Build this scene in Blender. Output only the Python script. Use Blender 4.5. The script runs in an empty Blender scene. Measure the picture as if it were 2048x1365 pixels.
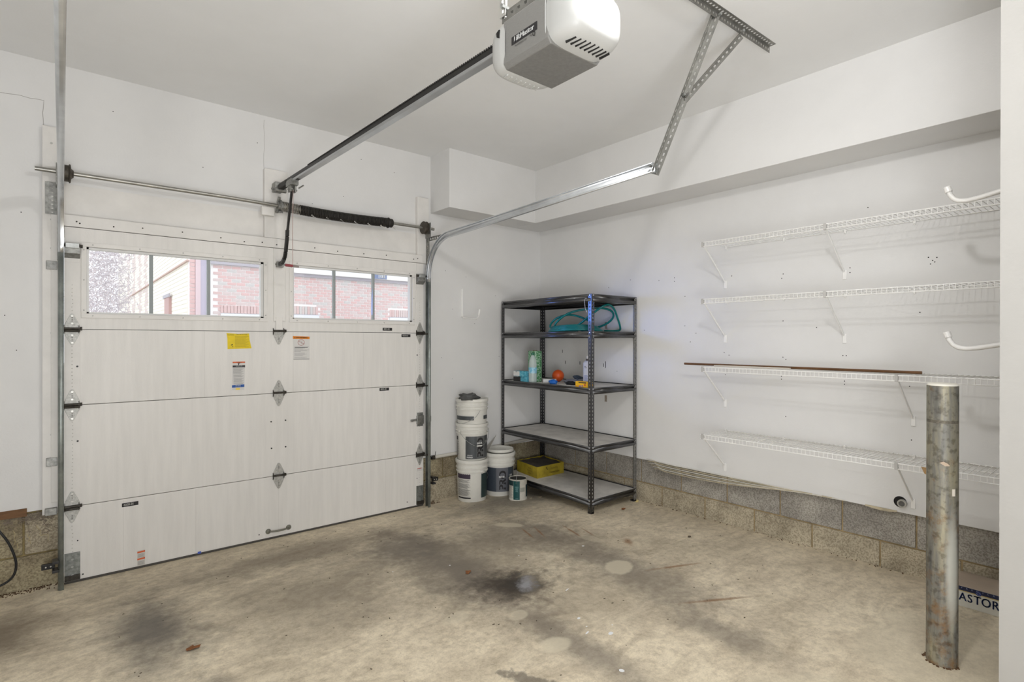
import bpy, math, random
from mathutils import Vector, Matrix, noise
random.seed(7)
C = bpy.context.scene.collection
PI = math.pi
R = math.radians

# ---------------------------------------------------------------- camera, world, lights, exposure
cam_d = bpy.data.cameras.new('camera'); cam = bpy.data.objects.new('camera', cam_d); C.objects.link(cam)
cam_d.sensor_width = 36.0; cam_d.lens = 36.0*1086.06/2048.0; cam_d.clip_start = 0.02; cam_d.clip_end = 200
yaw, pit, rol = 0.692534585, -0.00180861743, 0.0014883022
fwd = Vector((math.sin(yaw)*math.cos(pit), math.cos(yaw)*math.cos(pit), math.sin(pit)))
rt = Vector((math.cos(yaw), -math.sin(yaw), 0)); up = rt.cross(fwd)
r2 = rt*math.cos(rol) + up*math.sin(rol); u2 = -rt*math.sin(rol) + up*math.cos(rol)
cam.matrix_world = Matrix(((r2.x, u2.x, -fwd.x, 0), (r2.y, u2.y, -fwd.y, 0), (r2.z, u2.z, -fwd.z, 1.463), (0, 0, 0, 1)))
S = bpy.context.scene
S.camera = cam
S.view_settings.view_transform = 'Standard'; S.view_settings.look = 'None'
S.view_settings.gamma = 1.0; S.view_settings.use_curve_mapping = False
S.view_settings.exposure = -0.15
W = bpy.data.worlds.new('sky'); S.world = W; W.use_nodes = True
bg = W.node_tree.nodes['Background']; bg.inputs[0].default_value = (0.90, 0.95, 1.0, 1); bg.inputs[1].default_value = 2.05

def lamp(name, kind, loc, energy, color=(1, 1, 1), **k):
    d = bpy.data.lights.new(name, kind); d.energy = energy; d.color = color
    for a, v in k.items():
        if a != 'target': setattr(d, a, v)
    o = bpy.data.objects.new(name, d); C.objects.link(o); o.location = loc
    if 'target' in k:
        o.rotation_euler = (Vector(k['target']) - Vector(loc)).to_track_quat('-Z', 'Y').to_euler()
    return o
lamp('ceiling_bulb_light', 'POINT', (1.30, 0.60, 2.90), 52, (1.0, 0.99, 0.985), shadow_soft_size=0.06)
lamp('rear_fill_light', 'AREA', (-0.3, -1.6, 1.5), 30, (0.95, 0.97, 1.0), shape='RECTANGLE', size=1.6, size_y=1.9, target=(3.9, 1.5, 0.6))  # added soft fill from behind the camera, not an actual doorway
lamp('upward_fill_light', 'AREA', (-0.05, -0.6, 0.75), 66, (0.95, 0.97, 1.0), shape='RECTANGLE', size=1.0, size_y=1.2, target=(1.3, 1.7, 3.1))  # added fill aimed upward to brighten the ceiling
lamp('window_daylight', 'AREA', (1.92, 4.12, 1.83), 0.7, (0.10, 0.26, 1.0), shape='RECTANGLE', size=0.5, size_y=0.32, spread=R(40), target=(3.45, 3.10, 1.62))

# ---------------------------------------------------------------- helpers
def lin(c):
    f = lambda v: v/12.92 if v <= 0.04045 else ((v+0.055)/1.055)**2.4
    return tuple(f(v/255.0) for v in c) + (1,)

MATS = {}
def mat(name, rgb, rough=0.6, metal=0.0, var=0.0, scale=8.0, bump=0.0, bscale=60.0, spec=0.5, emit=0.0, stretch=None, rgb2=None, coat=0.0):
    if name in MATS: return MATS[name]
    m = bpy.data.materials.new(name); m.use_nodes = True; nt = m.node_tree; b = nt.nodes['Principled BSDF']
    c = lin(rgb); b.inputs['Base Color'].default_value = c
    b.inputs['Roughness'].default_value = rough; b.inputs['Metallic'].default_value = metal
    b.inputs['Specular IOR Level'].default_value = spec
    if coat: b.inputs['Coat Weight'].default_value = coat
    if emit: b.inputs['Emission Color'].default_value = c; b.inputs['Emission Strength'].default_value = emit
    tc = nt.nodes.new('ShaderNodeTexCoord'); src = tc.outputs['Object']
    if stretch:
        mp = nt.nodes.new('ShaderNodeMapping'); mp.inputs['Scale'].default_value = stretch
        nt.links.new(src, mp.inputs[0]); src = mp.outputs[0]
    if var or rgb2:
        n = nt.nodes.new('ShaderNodeTexNoise'); n.inputs['Scale'].default_value = scale; n.inputs['Detail'].default_value = 5
        n.inputs['Roughness'].default_value = 0.62
        nt.links.new(src, n.inputs['Vector'])
        r = nt.nodes.new('ShaderNodeValToRGB'); nt.links.new(n.outputs['Fac'], r.inputs[0])
        lo = lin(rgb2) if rgb2 else tuple(v*(1-var) for v in c[:3]) + (1,)
        hi = c if rgb2 else tuple(min(1, v*(1+var*0.5)) for v in c[:3]) + (1,)
        r.color_ramp.elements[0].position = 0.36; r.color_ramp.elements[1].position = 0.64
        r.color_ramp.elements[0].color = lo; r.color_ramp.elements[1].color = hi
        nt.links.new(r.outputs[0], b.inputs['Base Color'])
    if bump:
        n2 = nt.nodes.new('ShaderNodeTexNoise'); n2.inputs['Scale'].default_value = bscale; n2.inputs['Detail'].default_value = 4
        nt.links.new(src, n2.inputs['Vector'])
        bp = nt.nodes.new('ShaderNodeBump'); bp.inputs['Strength'].default_value = bump; bp.inputs['Distance'].default_value = 0.004
        nt.links.new(n2.outputs['Fac'], bp.inputs['Height']); nt.links.new(bp.outputs[0], b.inputs['Normal'])
    MATS[name] = m
    return m

OFF = {}
class MB:
    def __init__(s): s.v = []; s.f = []
    def add(s, vs, fs):
        n = len(s.v); s.v += [Vector(v) for v in vs]; s.f += [tuple(i+n for i in f) for f in fs]; return s
    def box(s, x0, x1, y0, y1, z0, z1):
        return s.add([(x0,y0,z0),(x1,y0,z0),(x1,y1,z0),(x0,y1,z0),(x0,y0,z1),(x1,y0,z1),(x1,y1,z1),(x0,y1,z1)],
                     [(0,3,2,1),(4,5,6,7),(0,1,5,4),(1,2,6,5),(2,3,7,6),(3,0,4,7)])
    def bar(s, p0, p1, w, h, upv=(0,0,1)):
        p0 = Vector(p0); p1 = Vector(p1); t = (p1-p0).normalized(); u = Vector(upv)
        a = t.cross(u)
        if a.length < 1e-4: a = t.cross(Vector((1,0,0)))
        a.normalize(); b = a.cross(t)
        vs = [p + a*(w/2*i) + b*(h/2*j) for p in (p0, p1) for i, j in ((-1,-1),(1,-1),(1,1),(-1,1))]
        return s.add(vs, [(0,1,2,3),(7,6,5,4),(0,4,5,1),(1,5,6,2),(2,6,7,3),(3,7,4,0)])
    def tube(s, pts, r, n=8, caps=True, closed=False):
        pts = [Vector(p) for p in pts]; m = len(pts); rs = r if isinstance(r, (list, tuple)) else [r]*m
        ts = []
        for i in range(m):
            if closed: t = pts[(i+1) % m] - pts[(i-1) % m]
            else: t = pts[min(i+1, m-1)] - pts[max(i-1, 0)]
            ts.append(t.normalized())
        a = ts[0].orthogonal().normalized(); base = len(s.v)
        for i in range(m):
            if i:
                q = ts[i-1].rotation_difference(ts[i]); a = q @ a
            b = ts[i].cross(a)
            for k in range(n):
                an = 2*PI*k/n; s.v.append(pts[i] + (a*math.cos(an) + b*math.sin(an))*rs[i])
        rng = m if closed else m-1
        for i in range(rng):
            for k in range(n):
                i2 = (i+1) % m; k2 = (k+1) % n
                s.f.append((base+i*n+k, base+i*n+k2, base+i2*n+k2, base+i2*n+k))
        if caps and not closed:
            s.f.append(tuple(base+k for k in range(n))[::-1]); s.f.append(tuple(base+(m-1)*n+k for k in range(n)))
        return s
    def cyl(s, p0, p1, r, n=16): return s.tube([p0, p1], r, n)
    def lathe(s, prof, c, n=28, axis=(0,0,1), a0=0, a1=2*PI):
        c = Vector(c); ax = Vector(axis).normalized(); e = ax.orthogonal().normalized()
        if abs(ax.z) > 0.99: e = Vector((1,0,0))
        g = ax.cross(e); base = len(s.v); full = abs(a1-a0-2*PI) < 1e-6; m = n if full else n+1
        for r, z in prof:
            for k in range(m):
                an = a0 + (a1-a0)*k/n; s.v.append(c + ax*z + (e*math.cos(an)+g*math.sin(an))*max(r, 1e-5))
        for i in range(len(prof)-1):
            for k in range(n):
                k2 = (k+1) % m
                s.f.append((base+i*m+k, base+i*m+k2, base+(i+1)*m+k2, base+(i+1)*m+k))
        return s
    def prism(s, pts, o, ux, uy, depth):
        o = Vector(o); ux = Vector(ux); uy = Vector(uy); nz = ux.cross(uy).normalized(); n = len(pts)
        vs = [o+ux*a+uy*b for a, b in pts] + [o+ux*a+uy*b+nz*depth for a, b in pts]
        fs = [tuple(range(n))[::-1], tuple(range(n, 2*n))] + [(i, (i+1) % n, n+(i+1) % n, n+i) for i in range(n)]
        return s.add(vs, fs)
    def sweep(s, prof, path, lat):
        """profile (l, n) open polyline swept along path; lat = lateral axis"""
        path = [Vector(p) for p in path]; lat = Vector(lat); m = len(path); k = len(prof); base = len(s.v)
        for i, p in enumerate(path):
            t = (path[min(i+1, m-1)]-path[max(i-1, 0)]).normalized(); nn = t.cross(lat).normalized()
            for l, q in prof: s.v.append(p + lat*l + nn*q)
        for i in range(m-1):
            for j in range(k-1):
                s.f.append((base+i*k+j, base+i*k+j+1, base+(i+1)*k+j+1, base+(i+1)*k+j))
        return s
    def perf(s, o, L, Wd, length, width, pitch, hw, hl, phase=0.5):
        o = Vector(o); L = Vector(L).normalized(); Wd = Vector(Wd).normalized(); n = max(1, int(round(length/pitch))); p = length/n
        ws = [0, (width-hw)/2, (width+hw)/2, width]; ls = [0.0]
        for i in range(n): ls += [i*p+(p-hl)/2, i*p+(p+hl)/2]
        ls.append(length); base = len(s.v)
        for l in ls:
            for w in ws: s.v.append(o+L*l+Wd*w)
        for i in range(len(ls)-1):
            for j in range(3):
                if j == 1 and i % 2 == 1: continue
                a = base+i*4+j; s.f.append((a, a+1, a+5, a+4))
        return s
    def build(s, name, m, parent=None, smooth=False, bevel=0.0, solid=0.0, org=None, seg=2, kind=None, label=None):
        me = bpy.data.meshes.new(name)
        if parent is not None: o0 = OFF.get(parent.name, Vector((0,0,0)))
        else: o0 = Vector(org) if org else Vector((0,0,0))
        me.from_pydata([v-o0 for v in s.v], [], s.f); me.validate(); me.materials.append(m)
        if smooth:
            for p in me.polygons: p.use_smooth = True
        o = bpy.data.objects.new(name, me); C.objects.link(o)
        if parent is not None: o.parent = parent
        else: o.location = o0
        OFF[o.name] = o0
        if solid:
            md = o.modifiers.new('solid', 'SOLIDIFY'); md.thickness = solid; md.offset = 0
        if bevel:
            md = o.modifiers.new('bevel', 'BEVEL'); md.width = bevel; md.segments = seg; md.limit_method = 'ANGLE'; md.angle_limit = R(40)
        if smooth:
            try:
                md = o.modifiers.new('wn', 'WEIGHTED_NORMAL'); md.keep_sharp = True
            except Exception: pass
        if kind: o['kind'] = kind
        if label: o['label'] = label
        return o

def sharp(o, deg=35):
    me = o.data
    me.polygons.foreach_set('use_smooth', [True]*len(me.polygons))
    try: me.set_sharp_from_angle(angle=R(deg))
    except Exception: pass
    return o

def thing(name, label, cat, loc, group=None):
    o = bpy.data.objects.new(name, None); C.objects.link(o); o.location = loc; o.empty_display_size = 0.05
    OFF[o.name] = Vector(loc); o['label'] = label; o['category'] = cat
    if group: o['group'] = group
    return o
def tag(o, label, cat, group=None, kind=None):
    o['label'] = label; o['category'] = cat
    if group: o['group'] = group
    if kind: o['kind'] = kind
    return o
def copytree(o, parent=None):
    c = o.copy(); C.objects.link(c); OFF[c.name] = OFF.get(o.name, Vector((0,0,0)))
    if parent is not None: c.parent = parent
    for ch in o.children: copytree(ch, c)
    return c
def struct(o): o['kind'] = 'structure'; return o

def text_mesh(body, size, sx=1.0, align='CENTER', extrude=0.0):
    cu = bpy.data.curves.new('t', 'FONT'); cu.body = body; cu.size = size; cu.align_x = align; cu.align_y = 'CENTER'; cu.extrude = extrude
    cu.resolution_u = 3
    t = bpy.data.objects.new('t', cu); C.objects.link(t)
    dg = bpy.context.evaluated_depsgraph_get(); me = bpy.data.meshes.new_from_object(t.evaluated_get(dg))
    vs = [(v.co.x*sx, v.co.y, v.co.z) for v in me.vertices]; fs = [tuple(p.vertices) for p in me.polygons]
    bpy.data.objects.remove(t); bpy.data.curves.remove(cu); bpy.data.meshes.remove(me)
    return vs, fs
def text(mb, body, size, o, ux, uy, sx=1.0, align='CENTER', extrude=0.0, bold=0.0):
    vs, fs = text_mesh(body, size, sx, align, extrude)
    o = Vector(o); ux = Vector(ux).normalized(); uy = Vector(uy).normalized(); n = ux.cross(uy)
    for k in ((0,) if not bold else (-bold, 0, bold)):
        mb.add([o+ux*(a+k)+uy*b+n*(c + abs(k)*0.02) for a, b, c in vs], fs)
    return mb
def text_cyl(mb, body, size, c, r, ang, z, sx=1.0, rot=False, align='CENTER', bold=0.0):
    vs, fs = text_mesh(body, size, sx, align)
    out = []
    for k in ((0,) if not bold else (-bold, 0, bold)):
        out = []
        for a, b, w in vs:
            a += k
            if rot: a, b = -b, a
            t = ang + a/r; out.append((c[0]+r*math.cos(t), c[1]+r*math.sin(t), z+b))
        mb.add(out, fs)
    return mb
def patch(mb, c, r, a0, a1, z0, z1, n=10):
    base = len(mb.v)
    for i in range(n+1):
        a = a0+(a1-a0)*i/n
        for rr, z in ((r, z0), (r, z1)): mb.v.append(Vector((c[0]+rr*math.cos(a), c[1]+rr*math.sin(a), z)))
    for i in range(n): mb.f.append((base+2*i, base+2*i+2, base+2*i+3, base+2*i+1))
    return mb

# ---------------------------------------------------------------- materials
wall_m = mat('wall_paint', (228, 227, 225), 0.62, var=0.035, scale=1.6, bump=0.12, bscale=90, spec=0.3)
ceil_m = mat('ceiling_paint', (240, 240, 239), 0.7, var=0.03, scale=1.2, bump=0.10, bscale=70, spec=0.25)
trim_m = mat('trim_paint', (229, 226, 221), 0.5, var=0.05, scale=6, bump=0.15, bscale=40, spec=0.35)
door_m = mat('door_paint', (229, 226, 221), 0.42, var=0.045, scale=4, bump=0.25, bscale=120, spec=0.4, stretch=(6, 6, 0.5))
white_pl = mat('white_plastic', (235, 234, 229), 0.38, spec=0.5)
white_wire = mat('white_wire_coat', (244, 243, 240), 0.35)
galv = mat('galvanized_steel', (176, 178, 176), 0.36, 0.85, var=0.25, scale=30)
galv_d = mat('dull_galvanized_steel', (150, 150, 146), 0.48, 0.8, var=0.3, scale=45)
hinge_m = mat('hinge_steel', (184, 183, 178), 0.5, 0.35, var=0.22, scale=90)
dark_metal = mat('greasy_steel', (70, 66, 60), 0.5, 0.6, var=0.4, scale=60)
black_m = mat('black_enamel', (28, 28, 31), 0.30, 0.0, var=0.2, scale=20, spec=0.7, coat=0.4)
black_pl = mat('black_plastic', (22, 22, 22), 0.45)
grease_black = mat('greased_spring', (38, 35, 31), 0.55, 0.2, var=0.5, scale=50)
alu_body = mat('grey_chassis_steel', (150, 149, 146), 0.38, 0.55, var=0.08, scale=80, stretch=(1, 1, 14))
dark_hole = mat('dark_gap', (30, 28, 26), 0.9)
joint_dark = mat('section_gap', (70, 66, 60), 0.9)

def block_material(name, c1, c2, c3):
    m = bpy.data.materials.new(name); m.use_nodes = True; nt = m.node_tree; b = nt.nodes['Principled BSDF']; b.inputs['Roughness'].default_value = 0.92
    b.inputs['Specular IOR Level'].default_value = 0.15
    tc = nt.nodes.new('ShaderNodeTexCoord'); oi = nt.nodes.new('ShaderNodeObjectInfo')
    n = nt.nodes.new('ShaderNodeTexNoise'); n.inputs['Scale'].default_value = 5; n.inputs['Detail'].default_value = 6; n.inputs['Roughness'].default_value = .65
    nt.links.new(tc.outputs['Object'], n.inputs['Vector'])
    r = nt.nodes.new('ShaderNodeValToRGB'); r.color_ramp.elements[0].color = lin(c1); r.color_ramp.elements[1].color = lin(c2)
    r.color_ramp.elements[0].position = .38; r.color_ramp.elements[1].position = .62
    nt.links.new(n.outputs['Fac'], r.inputs[0])
    v = nt.nodes.new('ShaderNodeTexNoise'); v.inputs['Scale'].default_value = 110; v.inputs['Detail'].default_value = 3
    nt.links.new(tc.outputs['Object'], v.inputs['Vector'])
    r2_ = nt.nodes.new('ShaderNodeValToRGB'); r2_.color_ramp.elements[0].color = lin(c3); r2_.color_ramp.elements[1].color = (1,1,1,1)
    r2_.color_ramp.elements[0].position = .40; r2_.color_ramp.elements[1].position = .56
    nt.links.new(v.outputs['Fac'], r2_.inputs[0])
    mx = nt.nodes.new('ShaderNodeMix'); mx.data_type = 'RGBA'; mx.blend_type = 'MULTIPLY'; mx.inputs[0].default_value = .42
    nt.links.new(r.outputs[0], mx.inputs[6]); nt.links.new(r2_.outputs[0], mx.inputs[7])
    nt.links.new(mx.outputs[2], b.inputs['Base Color'])
    bp = nt.nodes.new('ShaderNodeBump'); bp.inputs['Strength'].default_value = .7; bp.inputs['Distance'].default_value = .006
    nt.links.new(v.outputs['Fac'], bp.inputs['Height']); nt.links.new(bp.outputs[0], b.inputs['Normal'])
    return m
blk_a = block_material('block_grey', (152, 147, 139), (180, 175, 165), (104, 97, 87))
blk_b = block_material('block_tan', (160, 150, 130), (194, 183, 160), (108, 98, 80))
blk_c = block_material('block_yellowed', (136, 124, 102), (182, 171, 142), (104, 94, 76))
mortar = mat('mortar', (142, 128, 104), 0.95, var=0.25, scale=20, bump=.4, bscale=80)

# floor
def floor_material():
    m = bpy.data.materials.new('stained_concrete'); m.use_nodes = True; nt = m.node_tree; b = nt.nodes['Principled BSDF']; L = nt.links.new
    tc = nt.nodes.new('ShaderNodeTexCoord'); co = tc.outputs['Object']
    def noi(scale, det=6, ro=.62, dist=0.0, sc=None):
        s_ = co
        if sc:
            mp = nt.nodes.new('ShaderNodeMapping'); mp.inputs['Scale'].default_value = sc[:3]; mp.inputs['Rotation'].default_value = (0, 0, sc[3]); L(co, mp.inputs[0]); s_ = mp.outputs[0]
        n = nt.nodes.new('ShaderNodeTexNoise'); n.inputs['Scale'].default_value = scale; n.inputs['Detail'].default_value = det
        n.inputs['Roughness'].default_value = ro; n.inputs['Distortion'].default_value = dist; L(s_, n.inputs['Vector']); return n.outputs['Fac']
    def ramp(f, stops):
        r = nt.nodes.new('ShaderNodeValToRGB'); e = r.color_ramp.elements
        while len(e) < len(stops): e.new(.5)
        for i, (p, c) in enumerate(stops): e[i].position = p; e[i].color = c
        L(f, r.inputs[0]); return r.outputs[0]
    def mix(a, b_, f, mode='MIX'):
        x = nt.nodes.new('ShaderNodeMix'); x.data_type = 'RGBA'; x.blend_type = mode
        if isinstance(f, (int, float)): x.inputs[0].default_value = f
        else: L(f, x.inputs[0])
        L(a, x.inputs[6])
        if isinstance(b_, tuple): x.inputs[7].default_value = b_
        else: L(b_, x.inputs[7])
        return x.outputs[2]
    base = ramp(noi(1.1, 8, .6, .6, (1, 1, 1, .4)), [(.30, lin((208, 196, 172))), (.5, lin((228, 215, 190))), (.72, lin((241, 229, 203)))])
    base = mix(base, ramp(noi(3.0, 9, .7, 1.2, (1, 2.2, 1, .5)), [(.36, (.66, .64, .62, 1)), (.58, (1, 1, 1, 1))]), .7, 'MULTIPLY')
    base = mix(base, ramp(noi(26, 8, .75), [(.34, (.66, .64, .61, 1)), (.55, (1, 1, 1, 1)), (.75, (1.06, 1.05, 1.03, 1))]), .8, 'MULTIPLY')
    base = mix(base, ramp(noi(140, 3, .6), [(.36, (.78, .76, .73, 1)), (.5, (1, 1, 1, 1))]), .5, 'MULTIPLY')
    wob = noi(4.5, 6, .68); wobf = noi(16, 6, .7)
    def ell(cx, cy, rx, ry, rot, col, k, soft=.9, w=.5, wf=.25, inner=0.0):
        nonlocal base
        mp = nt.nodes.new('ShaderNodeMapping'); mp.vector_type = 'TEXTURE'
        mp.inputs['Location'].default_value = (cx, cy, 0); mp.inputs['Rotation'].default_value = (0, 0, rot); mp.inputs['Scale'].default_value = (rx, ry, 1e3)
        L(co, mp.inputs[0])
        ln = nt.nodes.new('ShaderNodeVectorMath'); ln.operation = 'LENGTH'; L(mp.outputs[0], ln.inputs[0])
        a = nt.nodes.new('ShaderNodeMath'); a.operation = 'MULTIPLY_ADD'; L(wob, a.inputs[0]); a.inputs[1].default_value = w*2; L(ln.outputs['Value'], a.inputs[2])
        a2 = nt.nodes.new('ShaderNodeMath'); a2.operation = 'MULTIPLY_ADD'; L(wobf, a2.inputs[0]); a2.inputs[1].default_value = wf*2; L(a.outputs[0], a2.inputs[2])
        mr = nt.nodes.new('ShaderNodeMapRange'); mr.interpolation_type = 'SMOOTHSTEP'
        o_ = w+wf
        mr.inputs['From Min'].default_value = 1-soft+o_; mr.inputs['From Max'].default_value = 1.0+o_; mr.inputs['To Min'].default_value = k; mr.inputs['To Max'].default_value = 0
        L(a2.outputs[0], mr.inputs['Value'])
        base = mix(base, lin(col), mr.outputs[0])
    D = (104, 97, 90)
    # tyre and foot grime
    # (tyre tracks run towards the door, along y)
    ell(1.86, 2.75, .40, 1.2, .0, D, .82, .95); ell(1.80, 3.35, .42, .45, .1, D, .6, .9); ell(1.84, 1.75, .17, .7, -.05, D, .6, .9)
    ell(2.68, 2.20, .34, 1.25, -.10, D, .74, .95); ell(2.55, 3.05, .55, .45, -.3, D, .55, .9); ell(2.45, 1.35, .18, .5, .0, D, .5, .9)
    ell(0.34, 3.15, .32, .72, .05, (88, 84, 80), .84, .95); ell(.46, 2.42, .13, .22, 0, (92, 88, 84), .8, .9); ell(-.25, 3.6, .4, .5, .2, (96, 82, 68), .75, .9)
    ell(1.25, 3.72, 1.3, .34, 0, (108, 96, 82), .65, .85); ell(1.1, 3.0, .8, .7, 0, (124, 114, 99), .62, .95); ell(3.1, 3.75, .9, .5, 0, (108, 104, 97), .65, .85)
    ell(2.1, 2.9, 1.3, .95, 0, (120, 111, 98), .58, .95); ell(2.3, 2.0, .9, .5, -.3, (140, 128, 110), .4, .95)
    # oil spot
    ell(2.0, 2.42, .38, .30, -.3, (66, 57, 48), .88, .8, .35, .5); ell(2.03, 2.41, .18, .15, -.3, (44, 40, 36), .7, .9, .35, .6); ell(2.09, 2.38, .07, .13, -.7, (176, 176, 180), .65, .9, .7, 1.1)
    # pale patches
    P_ = (214, 204, 180)
    for q in ((2.63, 3.21, .13, .06, -.95, .7), (2.66, 2.17, .13, .10, .4, .85), (1.76, 1.80, .10, .07, 0, .75), (1.80, 2.12, .07, .05, .3, .6), (1.55, 2.30, .10, .05, .2, .5), (2.45, 2.55, .10, .03, .5, .4), (2.9, 2.6, .05, .12, .2, .35), (3.0, .62, .55, .36, .2, .5), (2.3, .9, .4, .15, -.7, .35)):
        ell(q[0], q[1], q[2], q[3], q[4], P_, q[5]*.85, .3, .5, .2)
    # rust scrapes
    RU = (132, 92, 56)
    for q in ((2.62, 2.98, .16, .012, 1.25), (2.70, 2.93, .14, .014, 1.2), (2.9, 2.8, .17, .014, 1.3), (2.98, 2.72, .12, .010, 1.3), (3.05, 2.4, .10, .05, .9), (2.75, 1.55, .30, .02, -.5), (2.95, 1.95, .25, .02, -.4)):
        ell(q[0], q[1], q[2], q[3], q[4], RU, .75, .9, .4, .5)
    # white paint specks
    for q in ((2.035, 1.704, .020, .013), (1.84, 1.482, .010, .012), (2.02, 1.90, .013, .008), (1.95, 1.78, .02, .005), (2.2, 2.16, .022, .004), (2.75, 2.55, .012, .009), (.72, 1.7, .013, .005), (1.55, 3.0, .006, .006), (1.99, 1.82, .007, .004), (2.1, 1.75, .006, .004), (1.87, 2.86, .006, .006), (2.3, 2.7, .008, .004)):
        ell(q[0], q[1], q[2], q[3], .3, (236, 238, 240), .95, .2, .5, .5)
    ell(1.50, 1.66, .05, .22, .35, (96, 90, 82), .7, .4, .8, .8)
    sp = nt.nodes.new('ShaderNodeTexVoronoi'); sp.inputs['Scale'].default_value = 7; L(co, sp.inputs['Vector'])
    base = mix(base, ramp(sp.outputs['Distance'], [(0, (.35, .30, .25, 1)), (.022, (.4, .35, .3, 1)), (.035, (1, 1, 1, 1))]), .8, 'MULTIPLY')
    L(base, b.inputs['Base Color'])
    rr = nt.nodes.new('ShaderNodeMapRange'); L(wob, rr.inputs['Value']); rr.inputs['To Min'].default_value = .5; rr.inputs['To Max'].default_value = .8; L(rr.outputs[0], b.inputs['Roughness'])
    b.inputs['Specular IOR Level'].default_value = .35
    bp = nt.nodes.new('ShaderNodeBump'); bp.inputs['Strength'].default_value = .25; bp.inputs['Distance'].default_value = .003
    L(noi(60, 6, .7), bp.inputs['Height']); L(bp.outputs[0], b.inputs['Normal'])
    return m

# ---------------------------------------------------------------- structure
def fz(y):
    t = min(1, max(0, (4.2-y)/1.2)); return .052*t*t*(3-2*t)
fl = MB(); ys = [-2.8+i*.1 for i in range(73)]
for y in ys:
    for x in (-.75, 4.15): fl.v.append(Vector((x, y, fz(y))))
for i in range(len(ys)-1): fl.f.append((2*i, 2*i+1, 2*i+3, 2*i+2))
struct(fl.build('floor', floor_material(), smooth=True))
struct(MB().box(-.75, 4.15, -2.8, 4.45, -.15, -.03).build('floor_slab', mortar))
struct(MB().box(-.75, 4.15, -2.8, 4.45, 3.11, 3.25).build('ceiling', ceil_m))
struct(MB().box(-.75, -.6, -2.8, 4.45, 0, 3.11).build('wall_left', wall_m))
struct(MB().box(-.6, 4.05, -2.8, -2.65, 0, 3.11).build('wall_back', wall_m))
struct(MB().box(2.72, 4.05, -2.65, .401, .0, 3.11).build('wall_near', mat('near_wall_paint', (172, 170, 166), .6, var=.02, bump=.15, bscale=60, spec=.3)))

# wall with the garage door: drywall sheets above a block course
wf = MB()
wf.box(-.6, -.088, 4.24, 4.39, .455, 3.11); wf.box(-.088, .0, 4.24, 4.39, .43, 3.11)
wf.box(2.44, 3.95, 4.24, 4.39, .405, 3.11); wf.box(.0, 2.44, 4.24, 4.39, 2.10, 3.11)
wf.box(-.6, .0, 4.27, 4.39, .0, .46); wf.box(2.44, 3.95, 4.27, 4.39, .0, .41)
WF = struct(wf.build('wall_front', wall_m))
def blocks(parent, rows, face, axis, a0, a1, mats, first):
    """rows: list of (z0,z1,joint positions offset)"""
    k = 0
    for (z0, z1, off) in rows:
        p = off
        while p > a0: p -= .4
        while p < a1:
            s0 = max(p+.005, a0); s1 = min(p+.395, a1)
            if s1-s0 > .02:
                m = mats[k % len(mats)] if callable(mats) is False else mats(z0, s0)
                e = random.uniform(-.0015, .0015)
                if axis == 'y': b_ = MB().box(face+e, face+.1, s0, s1, z0, z1)
                else: b_ = MB().box(s0, s1, face+e, face+.1, z0, z1)
                b_.build('block', m, parent, bevel=.004)
            k += 1; p += .4
blocks(WF, [(-.02, .194, 2.50), (.204, .404, 2.70)], 4.25, 'x', 2.475, 3.93, [blk_c, blk_b, blk_c], 0)
blocks(WF, [(-.02, .194, -.37), (.204, .44, -.17)], 4.25, 'x', -.6, .0, [blk_b, blk_c, blk_a, blk_c], 0)
MB().box(-.6, .0, 4.262, 4.28, 0, .45).box(2.46, 3.95, 4.262, 4.28, 0, .41).build('mortar_bed', mat('door_wall_mortar', (150, 134, 92), .95, var=.3, scale=14, bump=.4), WF)
seam = mat('drywall_crack', (140, 133, 124), .9)
cr = MB()
def crack(mb, pts, n, w=.0014, amp=.004):
    out = []
    for a, b in zip(pts, pts[1:]):
        a = Vector(a); b = Vector(b)
        for i in range(n): out.append(a.lerp(b, i/n) + Vector((random.uniform(-amp, amp), 0, random.uniform(-amp, amp))))
    out.append(Vector(pts[-1])); mb.tube(out, w, 4)
crack(cr, [(-.27, 4.24, 2.868), (-.082, 4.24, 2.878), (-.082, 4.24, 2.73)], 6, .0012)
crack(cr, [(1.146, 4.24, 3.08), (1.146, 4.24, 2.72)], 7, .001)
crack(cr, [(2.0, 4.24, 2.365), (2.4, 4.24, 2.365)], 8, .0013, .002)
cr.build('crack', seam, WF)

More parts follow.
